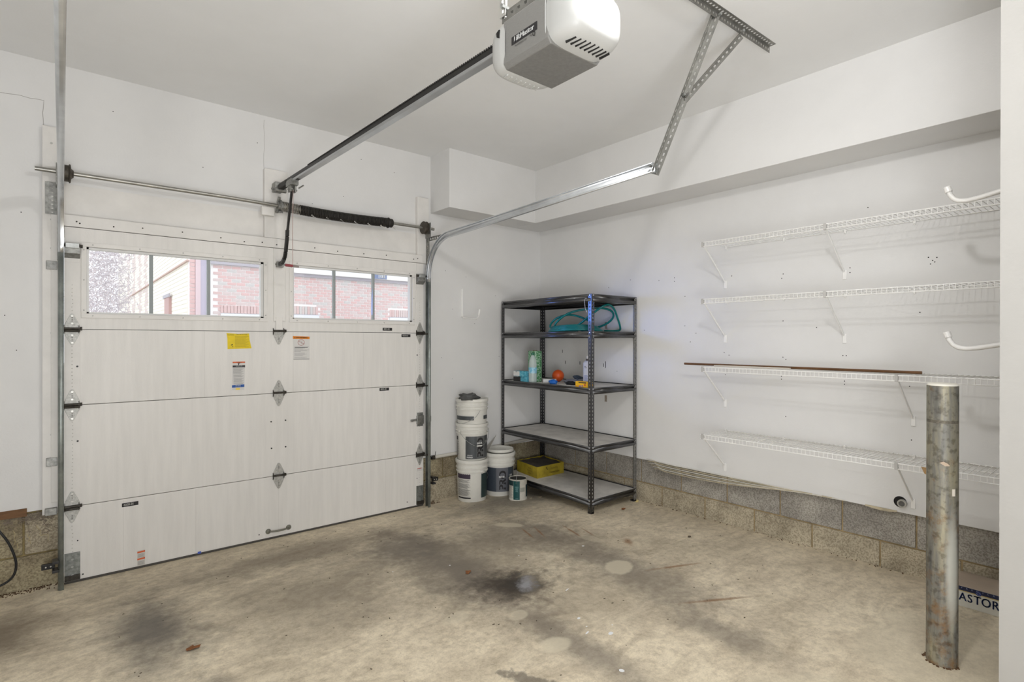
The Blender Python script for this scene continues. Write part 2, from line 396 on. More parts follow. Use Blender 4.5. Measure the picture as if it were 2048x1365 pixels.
# right wall: drywall above two block courses
wr = MB(); wr.box(3.90, 4.05, .3, 4.39, .425, 3.11); wr.box(3.945, 4.05, .3, 4.39, 0, .43)
WR = struct(wr.build('wall_right', wall_m))
blocks(WR, [(-.02, .209, .339), (.219, .424, .152)], 3.93, 'y', .35, 4.24, lambda z, s: (blk_a if z > .1 else blk_b), 0)
MB().box(3.938, 3.96, .3, 4.25, 0, .42).build('mortar_bed', mat('right_wall_mortar', (164, 144, 108), .95, var=.3, scale=14, bump=.4), WR)
holes = MB()
def dot(mb, p, n, r):
    p = Vector(p); mb.cyl(p - Vector(n)*.002, p + Vector(n)*.0006, r, 7)
for y, z in ((2.1, 1.95), (1.72, 1.93), (1.73, 1.90), (1.30, 1.93), (1.30, 1.90), (.87, 1.93), (.89, 1.95), (.86, 1.92), (.85, 1.945), (.88, 1.91), (1.72, 1.60), (.93, 1.63), (2.16, 1.37), (2.12, 1.35), (1.70, 1.33), (1.72, 1.345), (1.34, 1.365), (1.32, 1.365), (2.15, 1.20), (1.73, 1.21), (1.73, 1.19), (1.33, 1.20), (1.33, 1.18), (.98, 1.19), (1.7, .93), (.97, .87), (2.6, 1.98), (2.6, 1.95), (2.75, 1.97), (2.5, 1.82), (3.3, 1.95), (3.6, 1.2), (3.2, 1.18), (3.45, 1.6), (2.45, 1.45), (2.4, 1.52), (2.5, 1.58), (3.05, 2.0), (2.9, 1.55), (1.9, 1.78), (1.2, 2.3), (1.5, 1.55)):
    dot(holes, (3.90, y, z), (-1, 0, 0), .0035)
for y, z in ((3.86, 1.24), (3.66, 1.24), (3.335, 1.23), (3.335, 1.25), (3.5, 1.42), (3.9, 1.35), (3.335, 1.22), (3.36, 1.23)):
    holes.box(3.8988, 3.9, y-.003, y+.003, z-.016, z+.016)
holes.build('nail_hole', dark_hole, WR, kind='stuff')
holes = MB()
for x, z in ((2.72, 2.1), (2.95, 2.06), (2.80, 1.75), (3.05, 1.62), (3.3, 1.9), (3.35, 1.3), (1.75, 2.62), (1.5, 2.52), (1.9, 2.95), (1.1, 2.9), (-.2, 1.4), (-.25, 1.6), (.5, 2.35), (.15, 2.28), (.15, 2.3), (.75, 2.65), (2.2, 2.9), (2.8, 1.1), (2.68, 1.3), (-.18, 2.2), (.25, 2.9)):
    dot(holes, (x, 4.24, z), (0, -1, 0), .003)
holes.build('nail_hole', dark_hole, WF, kind='stuff')
wp = MB()
for y, z in ((4.06, 1.56), (3.33, 1.60), (3.33, .92)):
    wp.box(3.896, 3.9, y-.012, y+.012, z-.03, z+.03)
wp.build('bare_patch', mat('torn_paint', (158, 146, 132), .9, var=.3, scale=90), WR)

# soffit (boxed bulkhead) along the right wall and part of the door wall
so = MB(); so.box(3.56, 3.95, .3, 4.3, 2.604, 3.115); so.box(2.56, 3.56, 3.93, 4.3, 2.604, 3.115)
struct(so.build('soffit', wall_m, bevel=.003))

# trim boards on the door wall
struct(MB().box(-.087, .008, 4.20, 4.245, .43, 2.718).build('trim_1', trim_m, bevel=.002))
struct(MB().box(1.139, 1.30, 4.20, 4.245, 2.212, 2.716).build('trim_2', trim_m, bevel=.003))
struct(MB().box(2.405, 2.52, 4.20, 4.245, 2.14, 2.722).build('trim_3', trim_m, bevel=.003))
t4 = struct(MB().box(.006, 2.45, 4.188, 4.24, 2.140, 2.209).build('trim_4', trim_m, bevel=.003))
MB().box(.006, 2.43, 4.235, 4.242, 2.209, 2.40).build('header_plate', trim_m, t4)
sc = MB()
for x in (.07, .085, .25, .40, .62, .85, 1.0, 1.12, 1.22, 1.5, 1.68, 1.9, 2.1, 2.36, 2.40): sc.cyl((x, 4.19, 2.16+.02*((x*37) % 1)), (x, 4.1855, 2.16+.02*((x*37) % 1)), .0045, 7)
sc.build('nail', joint_dark, t4, kind='stuff')
for nm, xs in (('t1', [(-.045, z) for z in (.9, 1.5, 2.0, 2.17, 2.3, 2.62)]),):
    s_ = MB()
    for x, z in xs: s_.cyl((x, 4.201, z), (x, 4.196, z), .006, 8)
    s_.build('screw', hinge_m, bpy.data.objects['trim_1'])
b_ = MB().box(-.048, .008, 4.192, 4.20, .5, 2.33); b_.build('side_strip', trim_m, bpy.data.objects['trim_1'], bevel=.002)

# ---------------------------------------------------------------- the sectional garage door (door_1)
Y0 = 4.19
door = bpy.data.objects.new('door_1', None); C.objects.link(door); door.location = (1.235, Y0, 0); OFF['door_1'] = Vector((1.235, Y0, 0)); struct(door)
door['label'] = 'white four-section overhead garage door with two long three-pane windows'
levels = [(.012, .457), (.460, 1.066), (1.069, 1.522)]
for zj in (.4585, 1.0675, 1.5235): MB().box(.012, 2.458, Y0+.015, Y0+.050, zj-.012, zj+.012).build('joint_strip', joint_dark, door)  # dark backing added so outdoor light doesn't leak through the joints
for z0, z1 in levels:
    MB().box(.012, 2.458, Y0, Y0+.045, z0, z1).build('door_panel', door_m, door, bevel=.0025)
tp = MB(); za, zb = 1.525, 2.136
op = [(.117, 1.130), (1.336, 2.346)]; oz0, oz1 = 1.620, 2.026
tp.box(.012, 2.458, Y0, Y0+.045, za, oz0); tp.box(.012, 2.458, Y0, Y0+.045, oz1, zb)
tp.box(.012, .117, Y0, Y0+.045, oz0, oz1); tp.box(1.130, 1.336, Y0, Y0+.045, oz0, oz1); tp.box(2.346, 2.458, Y0, Y0+.045, oz0, oz1)
tp.build('door_panel', door_m, door)
for x0, x1 in ((.012, .087), (2.386, 2.458)):
    for z0, z1 in levels + [(za, zb)]:
        MB().box(x0, x1, Y0-.003, Y0+.001, z0+.001, z1-.001).build('end_stile', trim_m, door, bevel=.001)
MB().box(1.198, 1.280, Y0-.012, Y0+.002, 1.60, 2.135).build('centre_stile', trim_m, door, bevel=.002)
MB().box(1.212, 1.258, Y0-.016, Y0-.01, 1.535, 1.63).build('stile_plate', trim_m, door, bevel=.002)
MB().box(.012, 2.458, Y0-.004, Y0+.05, .0, .014).build('bottom_seal', mat('grey_rubber_seal', (72, 68, 62), .7), door, bevel=.002)
em = MB()
for x in (.05, 2.42):
    for z0, z1 in levels + [(za, 1.9)]:
        k = int((z1-z0)/.022)
        for i in range(2, k-1):
            if abs(z0+i*.022 - z0) > .09 and abs(z0+i*.022 - z1) > .09:
                em.cyl((x+random.uniform(-.004, .004), Y0-.0028, z0+i*.022), (x, Y0-.0042, z0+i*.022), .0025, 6)
em.build('rivet', mat('rivet_grey', (188, 184, 177), .6), door, kind='stuff')
seamm = MB()
for x in (.75, 1.34, 1.9): seamm.box(x-.0006, x+.0006, Y0-.0004, Y0+.001, 1.07, 1.52)
for x in (.30, .7, 1.235, 2.1): seamm.box(x-.0005, x+.0005, Y0-.0003, Y0+.001, .03, .45)
seamm.build('panel_seam', mat('panel_seam', (196, 192, 186), .7), door)
glass = bpy.data.materials.new('window_glass'); glass.use_nodes = True
nt = glass.node_tree; nt.nodes.remove(nt.nodes['Principled BSDF'])
tr = nt.nodes.new('ShaderNodeBsdfTransparent'); gl = nt.nodes.new('ShaderNodeBsdfGlossy'); gl.inputs['Roughness'].default_value = .02
mx = nt.nodes.new('ShaderNodeMixShader'); mx.inputs[0].default_value = .06
nt.links.new(tr.outputs[0], mx.inputs[1]); nt.links.new(gl.outputs[0], mx.inputs[2]); nt.links.new(mx.outputs[0], nt.nodes['Material Output'].inputs[0])
frame_w = mat('window_frame_white', (222, 221, 218), .4)
mull_m = mat('window_divider_grey', (150, 156, 156), .45)
for (x0, x1), mus in zip(op, ((.448, .779), (1.660, 1.993))):
    f = MB(); t = .026
    for a in ((x0-t, x1+t, oz1, oz1+t), (x0-t, x1+t, oz0-t, oz0), (x0-t, x0, oz0, oz1), (x1, x1+t, oz0, oz1)):
        f.box(a[0], a[1], Y0-.007, Y0+.005, a[2], a[3])
    FR = f.build('window_frame', trim_m, door, bevel=.0015)
    q = MB()
    for a in ((x0, x1, oz1-.015, oz1), (x0, x1, oz0, oz0+.011), (x0, x0+.012, oz0, oz1), (x1-.018, x1, oz0, oz1)):
        q.box(a[0], a[1], Y0+.008, Y0+.046, a[2], a[3])
    q.build('inner_frame', frame_w, FR, bevel=.001)
    for mu in mus:
        MB().box(mu-.010, mu+.010, Y0+.010, Y0+.040, oz0+.01, oz1-.012).build('mullion', mull_m, FR, bevel=.004)
    xs = [x0+.01] + [v for m_ in mus for v in (m_-.010, m_+.010)] + [x1-.016]
    for i in range(0, 6, 2):
        MB().box(xs[i], xs[i+1], Y0+.024, Y0+.027, oz0+.01, oz1-.012).build('pane', glass, FR)
    s_ = MB()
    n_ = 4
    for i in range(n_+1):
        x = x0+.03+(x1-x0-.06)*i/n_
        for z in (oz1+t*.5, oz0-t*.5): s_.cyl((x, Y0-.011, z), (x, Y0-.006, z), .0042, 8)
    for z in (oz0+.02, (oz0+oz1)/2, oz1-.02):
        for x in (x0-t*.5, x1+t*.5): s_.cyl((x, Y0-.011, z), (x, Y0-.006, z), .0042, 8)
    s_.build('screw', hinge_m, FR, smooth=False)
# hinges
def hinge(x, z, w=.075, h=.095, wide=False, name_parts=True, upper=True):
    def leaf(sg):
        pts = [(-w/2, 0), (-w/2, .028), (-w*.13, h-.006), (-w*.05, h), (w*.05, h), (w*.13, h-.006), (w/2, .028), (w/2, 0)]
        pts = [(a, sg*b) for a, b in pts]
        if sg < 0: pts = pts[::-1]
        return pts
    m = MB()
    for sg in ((1, -1) if upper else (-1,)):
        m.prism(leaf(sg), (x, Y0-.003, z), (1, 0, 0), (0, 0, 1), .004)
    H = m.build('hinge', hinge_m, door, bevel=.0008)
    k = MB()
    k.tube([(x-w/2-.004, Y0-.014, z+.004), (x+w/2+.004, Y0-.014, z+.004)], .0075, 10)
    for sx in (-1, 1):
        k.prism([(-.026, .0), (.026, .0), (.014, .018), (-.014, .018)], (x+sx*(w/2)-.0015, Y0-.004, z), (0, 0, 1), (0, -1, 0), -.003)
    k.tube([(x+w/2+.002, Y0-.014, z+.004), (x+w/2+.012, Y0-.014, z+.004)], .011, 6)
    k.build('hinge_pin', dark_metal, H)
    s_ = MB()
    for sg in ((1, -1) if upper else (-1,)):
        for d in (.035, h-.014): s_.cyl((x, Y0-.013, z+sg*d), (x, Y0-.006, z+sg*d), .0065, 6)
    s_.build('bolt', mat('bolt_zinc', (190, 188, 182), .4, .7), H)
    for sg in (1, -1):
        if upper or sg < 0:
            d_ = MB()
            for dd in (.05, .060, .070): d_.cyl((x, Y0-.0085, z+sg*dd), (x, Y0-.006, z+sg*dd), .0028, 6)
            d_.build('punch_mark', dark_metal, H)
    if wide:
        r_ = MB(); sx = -1 if x < 1 else 1
        r_.cyl((x+sx*w*.4, Y0-.022, z-.010), (x+sx*.056, Y0-.05, z-.006), .006, 8)
        r_.build('roller_stem', dark_metal, H)
        k2 = MB(); k2.tube([(x-w/2-.002, Y0-.024, z-.010), (x+w/2+.002, Y0-.024, z-.010)], .0065, 8)
        k2.build('hinge_barrel', dark_metal, H)
for z in (.458, 1.068): hinge(1.235, z)
hinge(1.235, 1.523, upper=False)
for z in (.458, 1.068, 1.523):
    hinge(.049, z, .070, .094, True); hinge(2.420, z, .066, .094, True)
# top roller brackets
for sx, x0, x1 in ((-1, .012, .086), (1, 2.384, 2.455)):
    m = MB()
    m.prism([(0, 0), (.0, .004), (-.040, .030), (-.040, .075), (-.008, .095), (0, .095)], (x0, Y0-.002, 1.945), (0, 1, 0), (0, 0, 1), (x1-x0))
    T = m.build('roller_bracket', galv_d, door, bevel=.001)
    MB().box(x0, x1, Y0-.004, Y0-.001, 1.925, 1.95).build('bracket_foot', trim_m, T, bevel=.001)
    MB().tube([(x0-.012, Y0-.036, 2.02), (x1+.012, Y0-.036, 2.02)], .010, 10).build('roller_stem', dark_metal, T)
    MB().box(x0+.005, x1-.004, Y0-.052, Y0-.036, 2.005, 2.035).build('bracket_clip', galv, T, bevel=.002)
# bottom corner brackets
for x0, x1 in ((.013, .087), (2.388, 2.458)):
    B_ = MB().box(x0, x1, Y0-.005, Y0-.002, .02, .183).build('corner_bracket', mat('corner_zinc', (140, 143, 139), .5, .6, var=.3, scale=60), door, bevel=.001)
    s_ = MB()
    for dz in (.05, .10, .145): s_.cyl(((x0+x1)/2, Y0-.012, dz), ((x0+x1)/2, Y0-.005, dz), .007, 6)
    s_.build('bolt', galv, B_)
    MB().box(x0, x1, Y0-.016, Y0-.004, .018, .050).build('bracket_lip', dark_metal, B_, bevel=.002)
# lift handle
h = MB(); pts = [(1.165+.14*t, Y0-.006-.026*math.sin(PI*t)**.6, .060+.006*(1-2*t)*0) for t in [i/12 for i in range(13)]]
h.tube(pts, [.0055+.0015*math.sin(PI*i/12) for i in range(13)], 8)
H = h.build('lift_handle', mat('handle_grey', (124, 123, 112), .5, .4), door, smooth=True)
for x in (1.163, 1.307):
    MB().lathe([(0, .010), (.010, .010), (.017, .006), (.019, 0)], (x, Y0-.001, .060), 18, axis=(0, -1, 0)).build('handle_rosette', mat('handle_grey', (124, 123, 112)), H, smooth=True)
# four plug bolts and stray screws
b = MB()
for x, z in ((1.182, .861), (1.284, .863), (1.185, .666), (1.285, .665), (.073, 1.30), (.075, .85), (.075, .25), (2.395, 1.33), (2.395, .25), (.1, .04), (2.3, .06), (1.1, .05)):
    b.cyl((x, Y0-.005, z), (x, Y0+.001, z), .0055 if z > .6 else .004, 8)
b.build('plug_bolt', black_pl, door)
# slide lock
L_ = MB().box(2.388, 2.456, Y0-.020, Y0-.002, .725, .80).build('slide_lock', galv_d, door, bevel=.004)
MB().box(2.392, 2.452, Y0-.008, Y0-.002, .705, .73).box(2.392, 2.452, Y0-.010, Y0-.002, .80, .825).build('lock_plate', galv, L_, bevel=.001)
MB().box(2.330, 2.40, Y0-.016, Y0-.006, .755, .772).cyl((2.338, Y0-.03, .762), (2.338, Y0-.004, .762), .010, 8).build('lock_bolt', galv_d, L_, bevel=.002)
# stickers on the door
def sheet(name, pts, m, label=None, y=Y0-.0012, parent=door):
    mb = MB(); n = len(pts); mb.prism([(p[0], p[1]) for p in pts], (0, y+.0006, 0), (1, 0, 0), (0, 0, 1), .0008)
    return mb.build(name, m, parent, label=label)
UX, UZ = (1, 0, 0), (0, 0, 1)
ye = mat('sticker_yellow', (232, 204, 22), .5, var=.06, scale=30); ora = mat('sticker_orange', (224, 134, 30), .5); red_o = mat('sticker_red_orange', (214, 96, 44), .5)
wh = mat('sticker_white', (214, 212, 208), .5); blk = mat('print_black', (34, 32, 34), .6); gry = mat('print_grey', (122, 120, 120), .6); blu = mat('sticker_blue', (28, 84, 160), .5); ink = mat('print_olive', (128, 112, 20), .6)
wti = mat('print_white', (228, 228, 226), .5)
YS = sheet('warning_sticker', [(.893, 1.396), (1.049, 1.401), (1.036, 1.46), (1.032, 1.507), (.96, 1.503), (.886, 1.509), (.892, 1.47)], ye, 'yellow torn instruction sticker on the upper middle door section')
tx = MB(); yy = Y0-.0025
for i in range(13):
    z = 1.485-i*.0062; tx.box(.940, 1.030-.01*((i*7) % 3), yy, yy+.0005, z, z+.0011)
tx.build('printed_line', ink, YS, kind='stuff')
tx = MB(); text(tx, 'CAUTION', .010, (.912, yy, 1.496), UX, UZ, .9); text(tx, 'READ INSTRUCTIONS', .0075, (.985, yy, 1.499), UX, UZ, .95)
tx.prism([(0, 0), (.008, .004), (.014, .008), (.014, .0), (.006, -.004)], (.912, yy+.0005, 1.425), UX, UZ, .0006); tx.box(.924, .928, yy, yy+.0005, 1.411, 1.417)
tx.build('printed_text', blk, YS)
WS = sheet('warning_sticker', [(1.342, 1.312), (1.462, 1.317), (1.461, 1.486), (1.337, 1.489)], wh, 'white warning sticker with an orange header right of the centre hinge')
sheet('sticker_header', [(1.337, 1.470), (1.4615, 1.468), (1.461, 1.487), (1.3365, 1.490)], ora, None, Y0-.002, WS)
tx = MB(); text(tx, 'WARNING', .0165, (1.406, Y0-.0035, 1.479), UX, UZ, 1.0, bold=.0005)
for x in (1.351, 1.362): tx.prism([(-.005, 0), (.005, 0), (0, .009)], (x, Y0-.0030, 1.4745), UX, UZ, .0005)
tx.build('printed_text', mat('print_dark_brown', (60, 34, 12), .6), WS)
tx = MB(); ri = [(math.cos(a)*.024+1.398, Y0-.0028, 1.442+math.sin(a)*.022) for a in [i*PI/12 for i in range(24)]]
tx.tube(ri, .0011, 5, closed=True); tx.tube([ri[10], ri[22]], .0010, 5); tx.build('prohibition_ring', mat('print_red', (176, 60, 48), .6), WS)
tx = MB(); tx.tube([(1.390, Y0-.0025, 1.455), (1.404, Y0-.0025, 1.450), (1.398, Y0-.0025, 1.436), (1.408, Y0-.0025, 1.430)], .0009, 4)
for i in range(15):
    z = 1.410-i*.0062
    if i in (7, 12): continue
    tx.box(1.348, 1.455-.015*((i*5) % 4) - (.03 if i in (6, 8) else 0), Y0-.0026, Y0-.0022, z, z+.0012)
tx.box(1.352, 1.448, Y0-.0026, Y0-.0022, 1.402, 1.406); tx.box(1.342, 1.46, Y0-.0026, Y0-.0022, 1.314, 1.317)
tx.build('printed_line', gry, WS, kind='stuff')
LS = sheet('instruction_sticker', [(.922, 1.107), (1.000, 1.107), (1.006, 1.307), (.925, 1.307)], wh, 'tall narrow white instruction label with blue footer')
sheet('label_band', [(.925, 1.298), (1.006, 1.298), (1.006, 1.307), (.925, 1.307)], red_o, None, Y0-.002, LS)
sheet('label_band', [(.925, 1.269), (1.006, 1.269), (1.006, 1.281), (.925, 1.281)], blk, None, Y0-.002, LS)
sheet('label_band', [(.925, 1.262), (1.006, 1.262), (1.006, 1.2655), (.925, 1.2655)], gry, None, Y0-.002, LS)
sheet('label_band', [(.921, 1.125), (1.001, 1.126), (1.001, 1.145), (.921, 1.142)], blu, None, Y0-.002, LS)
sheet('label_band', [(.945, 1.108), (.972, 1.108), (.972, 1.121), (.945, 1.121)], mat('pale_yellow', (236, 208, 90), .5), None, Y0-.002, LS)
tx = MB(); tx.prism([(0, 0), (.006, .004), (.002, .012), (.012, .014), (.010, .018), (-.004, .016), (-.001, .006)], (.962, Y0-.0022, 1.281), UX, UZ, .0005); text(tx, 'WARNING', .007, (.966, Y0-.0035, 1.3025), UX, UZ); tx.build('printed_text', blk, LS)
tx = MB(); text(tx, 'DO NOT', .0085, (.961, Y0-.0035, 1.138), UX, UZ, 1, bold=.0003); text(tx, 'REMOVE THIS LABEL', .004, (.961, Y0-.0035, 1.1295), UX, UZ, 1); text(tx, 'DANGER ZONE', .006, (.966, Y0-.0035, 1.2755), UX, UZ, 1); tx.build('printed_text', wti, LS)
tx = MB()
for i in range(26):
    if i in (9, 15, 23): continue
    z = 1.256-i*.0042; tx.box(.928+.002*(i // 9), .998-.012*((i*5) % 4)/2, Y0-.0026, Y0-.0022, z, z+.0010)
tx.build('printed_line', gry, LS, kind='stuff')
SS = sheet('caution_sticker', [(.372, .012), (.413, .014), (.414, .113), (.372, .112)], mat('sticker_offwhite', (206, 202, 194), .5), 'small white sticker with two orange bars low on the bottom section')
for z in (.098, .054): sheet('label_band', [(.372, z-.001), (.413, z+.001), (.413, z+.011), (.372, z+.009)], red_o, None, Y0-.002, SS)
tx = MB()
for i in range(5): tx.box(.375, .409-.004*(i % 2), Y0-.0026, Y0-.0022, .070+i*.0045, .0712+i*.0045)
for i in range(5): tx.box(.375, .409-.004*(i % 2), Y0-.0026, Y0-.0022, .022+i*.0052, .0235+i*.0052)
tx.build('printed_line', gry, SS, kind='stuff')
RS = sheet('caution_sticker', [(2.392, .31), (2.452, .312), (2.452, .338), (2.392, .336)], wh, 'little white and red sticker on the right end stile', Y0-.0042)
sheet('label_band', [(2.397, .330), (2.440, .332), (2.440, .338), (2.397, .336)], mat('print_red', (176, 60, 48)), None, Y0-.0050, RS)
for body, x, z in (('4020-01', .335, .419), ('4021-04', 2.112, 1.552), ('4020-03', 2.287, 1.499), ('4021-02', 2.084, 1.048)):
    w_ = .043; s_ = .0 if x < 1 else 0
    k = sheet('number_tag', [(x-w_, z-.012), (x+w_, z-.012), (x+w_, z+.012), (x-w_, z+.012)], blk)
    if x < 1: k['label'] = 'black number tag at the upper left of the bottom section'
    tx = MB(); text(tx, body, .021, (x-.008, Y0-.0028, z), UX, UZ, .78, bold=.0006); tx.build('printed_text', mat('tag_print', (186, 184, 178), .6), k)
MB().box(.71, .73, Y0-.006, Y0-.004, .010, .024).build('tape_scrap', mat('blue_tape', (70, 96, 190), .6), door)

# ---------------------------------------------------------------- tracks
def arc(y0, z0, r, n=12):  # vertical to horizontal, bending towards -y
    return [(y0-r+r*math.cos(a), z0+r*math.sin(a)) for a in [PI/2*i/n for i in range(n+1)]]
def track(name, x, sx, yend, zend, label):
    T = thing(name, label, 'track', (x, 4.13, 0))
    prof = [(-.011, .020), (-.011, .0255), (.004, .0262), (.010, .024), (.0135, .018), (.015, .008), (.015, -.008), (.0135, -.018), (.010, -.024), (.004, -.0262), (-.011, -.0255), (-.011, -.019)]
    v_path = [(x, 4.128, .0), (x, 4.128, 1.97)]
    if sx < 0: lat = (-1, 0, 0)
    else: lat = (1, 0, 0)
    sharp(MB().sweep(prof, v_path, lat).build('vertical_track', mat('weathered_track', (150, 156, 152), .4, .6, var=.3, scale=9), T, solid=.0018), 40)
    cpts = [(x, 4.128, 1.97)] + [(x, y, z) for y, z in arc(4.128, 2.01, .33)] + [(x, 3.4, 2.349), (x, yend, zend)]
    sharp(MB().sweep(prof, cpts, lat).build('curved_track', mat('bright_track', (214, 217, 220), .27, .8, var=.10, scale=14), T, solid=.0018), 40)
    # flag bracket joining vertical and curved pieces to the jamb board
    fx = x+sx*.018
    fb = MB(); fb.perf((fx, 4.197, 1.93), (0, 0, 1), (0, -1, 0), .46, .055, .04, .012, .020)
    fb.build('flag_bracket', galv_d, T, solid=.0025)
    jf = MB()
    if sx > 0: jf.perf((fx, 4.197, 1.93), (0, 0, 1), (1, 0, 0), .46, .03, .04, .010, .018)
    else: jf.perf((fx-.055, 4.192, 2.20), (0, 0, 1), (1, 0, 0), .19, .055, .024, .018, .006)
    jf.build('jamb_plate', galv_d, T, solid=.002)
    # small jamb clips
    for z in ((.74, 1.9) if sx < 0 else (.76,)):
        MB().box(min(fx, fx+sx*.05), max(fx, fx+sx*.05), 4.188, 4.199, z-.025, z+.025).build('jamb_clip', galv_d if sx < 0 else galv, T, bevel=.002)
    return T
TL = track('garage_door_track', -.001, -1, .75, 2.435, 'bright steel door track at the left edge running up and overhead')
TR = track('garage_door_track', 2.472, 1, 1.78, 2.402, 'bright curved steel door track right of the door, ending at the perforated strut')
a = MB(); a.perf((2.50, 4.19, 2.37), (0, -1, -.02), (0, 0, -1), .33, .034, .036, .014, .018); a.perf((2.50, 4.19, 2.37), (0, -1, -.02), (1, 0, 0), .33, .03, .036, .012, .018)
a.build('strut_angle', galv_d, TR, solid=.002)
MB().box(2.488, 2.494, 1.765, 1.80, 2.375, 2.425).cyl((2.450, 1.79, 2.408), (2.47, 1.79, 2.408), .007, 6).build('track_end_bolt', galv, TR)
MB().box(-.075, -.02, 4.17, 4.20, .43, .47).build('base_clip', galv_d, TL, bevel=.002)
# chipped paint
# ---------------------------------------------------------------- ceiling angle irons
A = thing('angle_iron_hanger', 'perforated steel angle-iron hanger holding the right door track from the ceiling', 'hanger', (2.6, 1.45, 3.109))
pi = mat('perforated_angle_steel', (142, 141, 136), .45, .7, var=.2, scale=25)
m = MB(); m.perf((1.75, 1.462, 3.1085), (1, -.03, 0), (0, -1, 0), 1.30, .036, .026, .013, .014); m.perf((1.75, 1.462, 3.1085), (1, -.03, 0), (0, 0, -1), 1.30, .036, .026, .013, .014)
m.build('ceiling_angle', pi, A, solid=.0022)
def angle(p0, p1, w1, w2, width, name, pitch=.032):
    p0 = Vector(p0); p1 = Vector(p1); L = p1-p0; t = L.normalized(); a1 = Vector(w1); a1 = (a1-t*a1.dot(t)).normalized(); a2 = Vector(w2); a2 = (a2-t*a2.dot(t)-a1*a2.dot(a1)).normalized()
    q = MB(); q.perf(p0, L, a1, L.length, width, pitch, .009, .015); q.perf(p0, L, a2, L.length, width, pitch, .009, .015)
    return q.build(name, pi, A, solid=.0022)
angle((2.497, 1.80, 2.375), (2.516, 1.455, 3.09), (-1, -.3, 0), (0.5, -1, 0), .034, 'hanger_angle')
angle((2.512, 1.63, 2.735), (2.745, 1.44, 3.08), (-.4, -1, 0), (1, -.2, -.6), .034, 'brace_angle')
for p in ((2.52, 1.425, 3.085), (2.74, 1.42, 3.08), (2.50, 1.615, 2.745), (2.49, 1.775, 2.40)):
    MB().cyl(p, (p[0]-.004, p[1]-.012, p[2]), .008, 6).build('bolt', galv, A)

# ---------------------------------------------------------------- torsion bar, spring, drums
T = thing('torsion_bar', 'horizontal steel torsion bar with a black spring above the garage door', 'spring', (1.22, 4.14, 2.442))
sharp(MB().tube([(-.118, 4.14, 2.444), (.9, 4.14, 2.446), (1.22, 4.14, 2.440), (2.535, 4.14, 2.441)], .0125, 14).build('shaft', mat('bare_steel_shaft', (165, 163, 157), .35, .85, var=.2, scale=12), T))
pts = []; n = 74
sp = MB(); x0, x1 = 1.245, 2.10
for i in range(n*10+1):
    a = 2*PI*i/10; x = x0+(x1-x0)*i/(n*10); sg = -.012*math.sin(PI*(x-x0)/(x1-x0)); rr = .0325 if x > 1.36 else .034
    pts.append((x, 4.14+rr*math.cos(a), 2.440+sg+rr*math.sin(a)))
k = n*10*11//74
sp.tube(pts[:k], .0036, 5); sp.build('spring_end', mat('bare_spring', (150, 146, 138), .4, .7), T, smooth=True)
sp = MB(); sp.tube(pts[k-1:], .0064, 5); sp.build('spring', grease_black, T, smooth=True)
w = MB()
for i in range(34):
    x = 1.45+.012*(i % 5)+.115*(i // 5)*.98; a = -2.2+.25*(i % 5)
    w.box(x, x+.006, 4.14+.0375*math.cos(a)-.004, 4.14+.0375*math.cos(a)+.002, 2.43+.0385*math.sin(a), 2.437+.0385*math.sin(a))
w.build('paint_fleck', mat('paint_fleck', (216, 214, 208), .6), T, kind='stuff')
w = MB().lathe([(.016, 0), (.040, 0), (.044, .008), (.036, .012), (.036, .04), (.030, .046), (.014, .046)], (2.085, 4.14, 2.438), 20, axis=(1, 0, 0)); w.build('winding_cone', grease_black, T, smooth=False)
w = MB().lathe([(.014, -.015), (.034, -.012), (.034, .0), (.048, .002), (.048, .010), (.034, .012), (.034, .035)], (1.225, 4.14, 2.438), 18, axis=(1, 0, 0))
w.bar((1.215, 4.14, 2.46), (1.22, 4.12, 2.500), .018, .014); w.bar((1.215, 4.14, 2.42), (1.20, 4.12, 2.385), .022, .014); w.bar((1.20, 4.14, 2.40), (1.24, 4.11, 2.39), .014, .010)
w.build('anchor_cone', galv_d, T, bevel=.002)
MB().box(1.11, 1.20, 4.16, 4.199, 2.365, 2.43).build('bearing_plate', trim_m, T, bevel=.006)
for x in (.022, 2.440):
    d = MB().lathe([(.014, -.022), (.050, -.020), (.056, -.014), (.048, -.010), (.048, .010), (.056, .014), (.052, .020), (.030, .022), (.020, .034), (.014, .034)], (x, 4.14, 2.442), 26, axis=(1, 0, 0))
    sharp(d.build('cable_drum', mat('cast_drum', (84, 78, 70), .5, .6, var=.3, scale=50), T))
for x in (-.022, 2.485):
    MB().box(x-.003, x+.003, 4.11, 4.198, 2.36, 2.49).build('bearing_bracket', galv_d, T, bevel=.002)

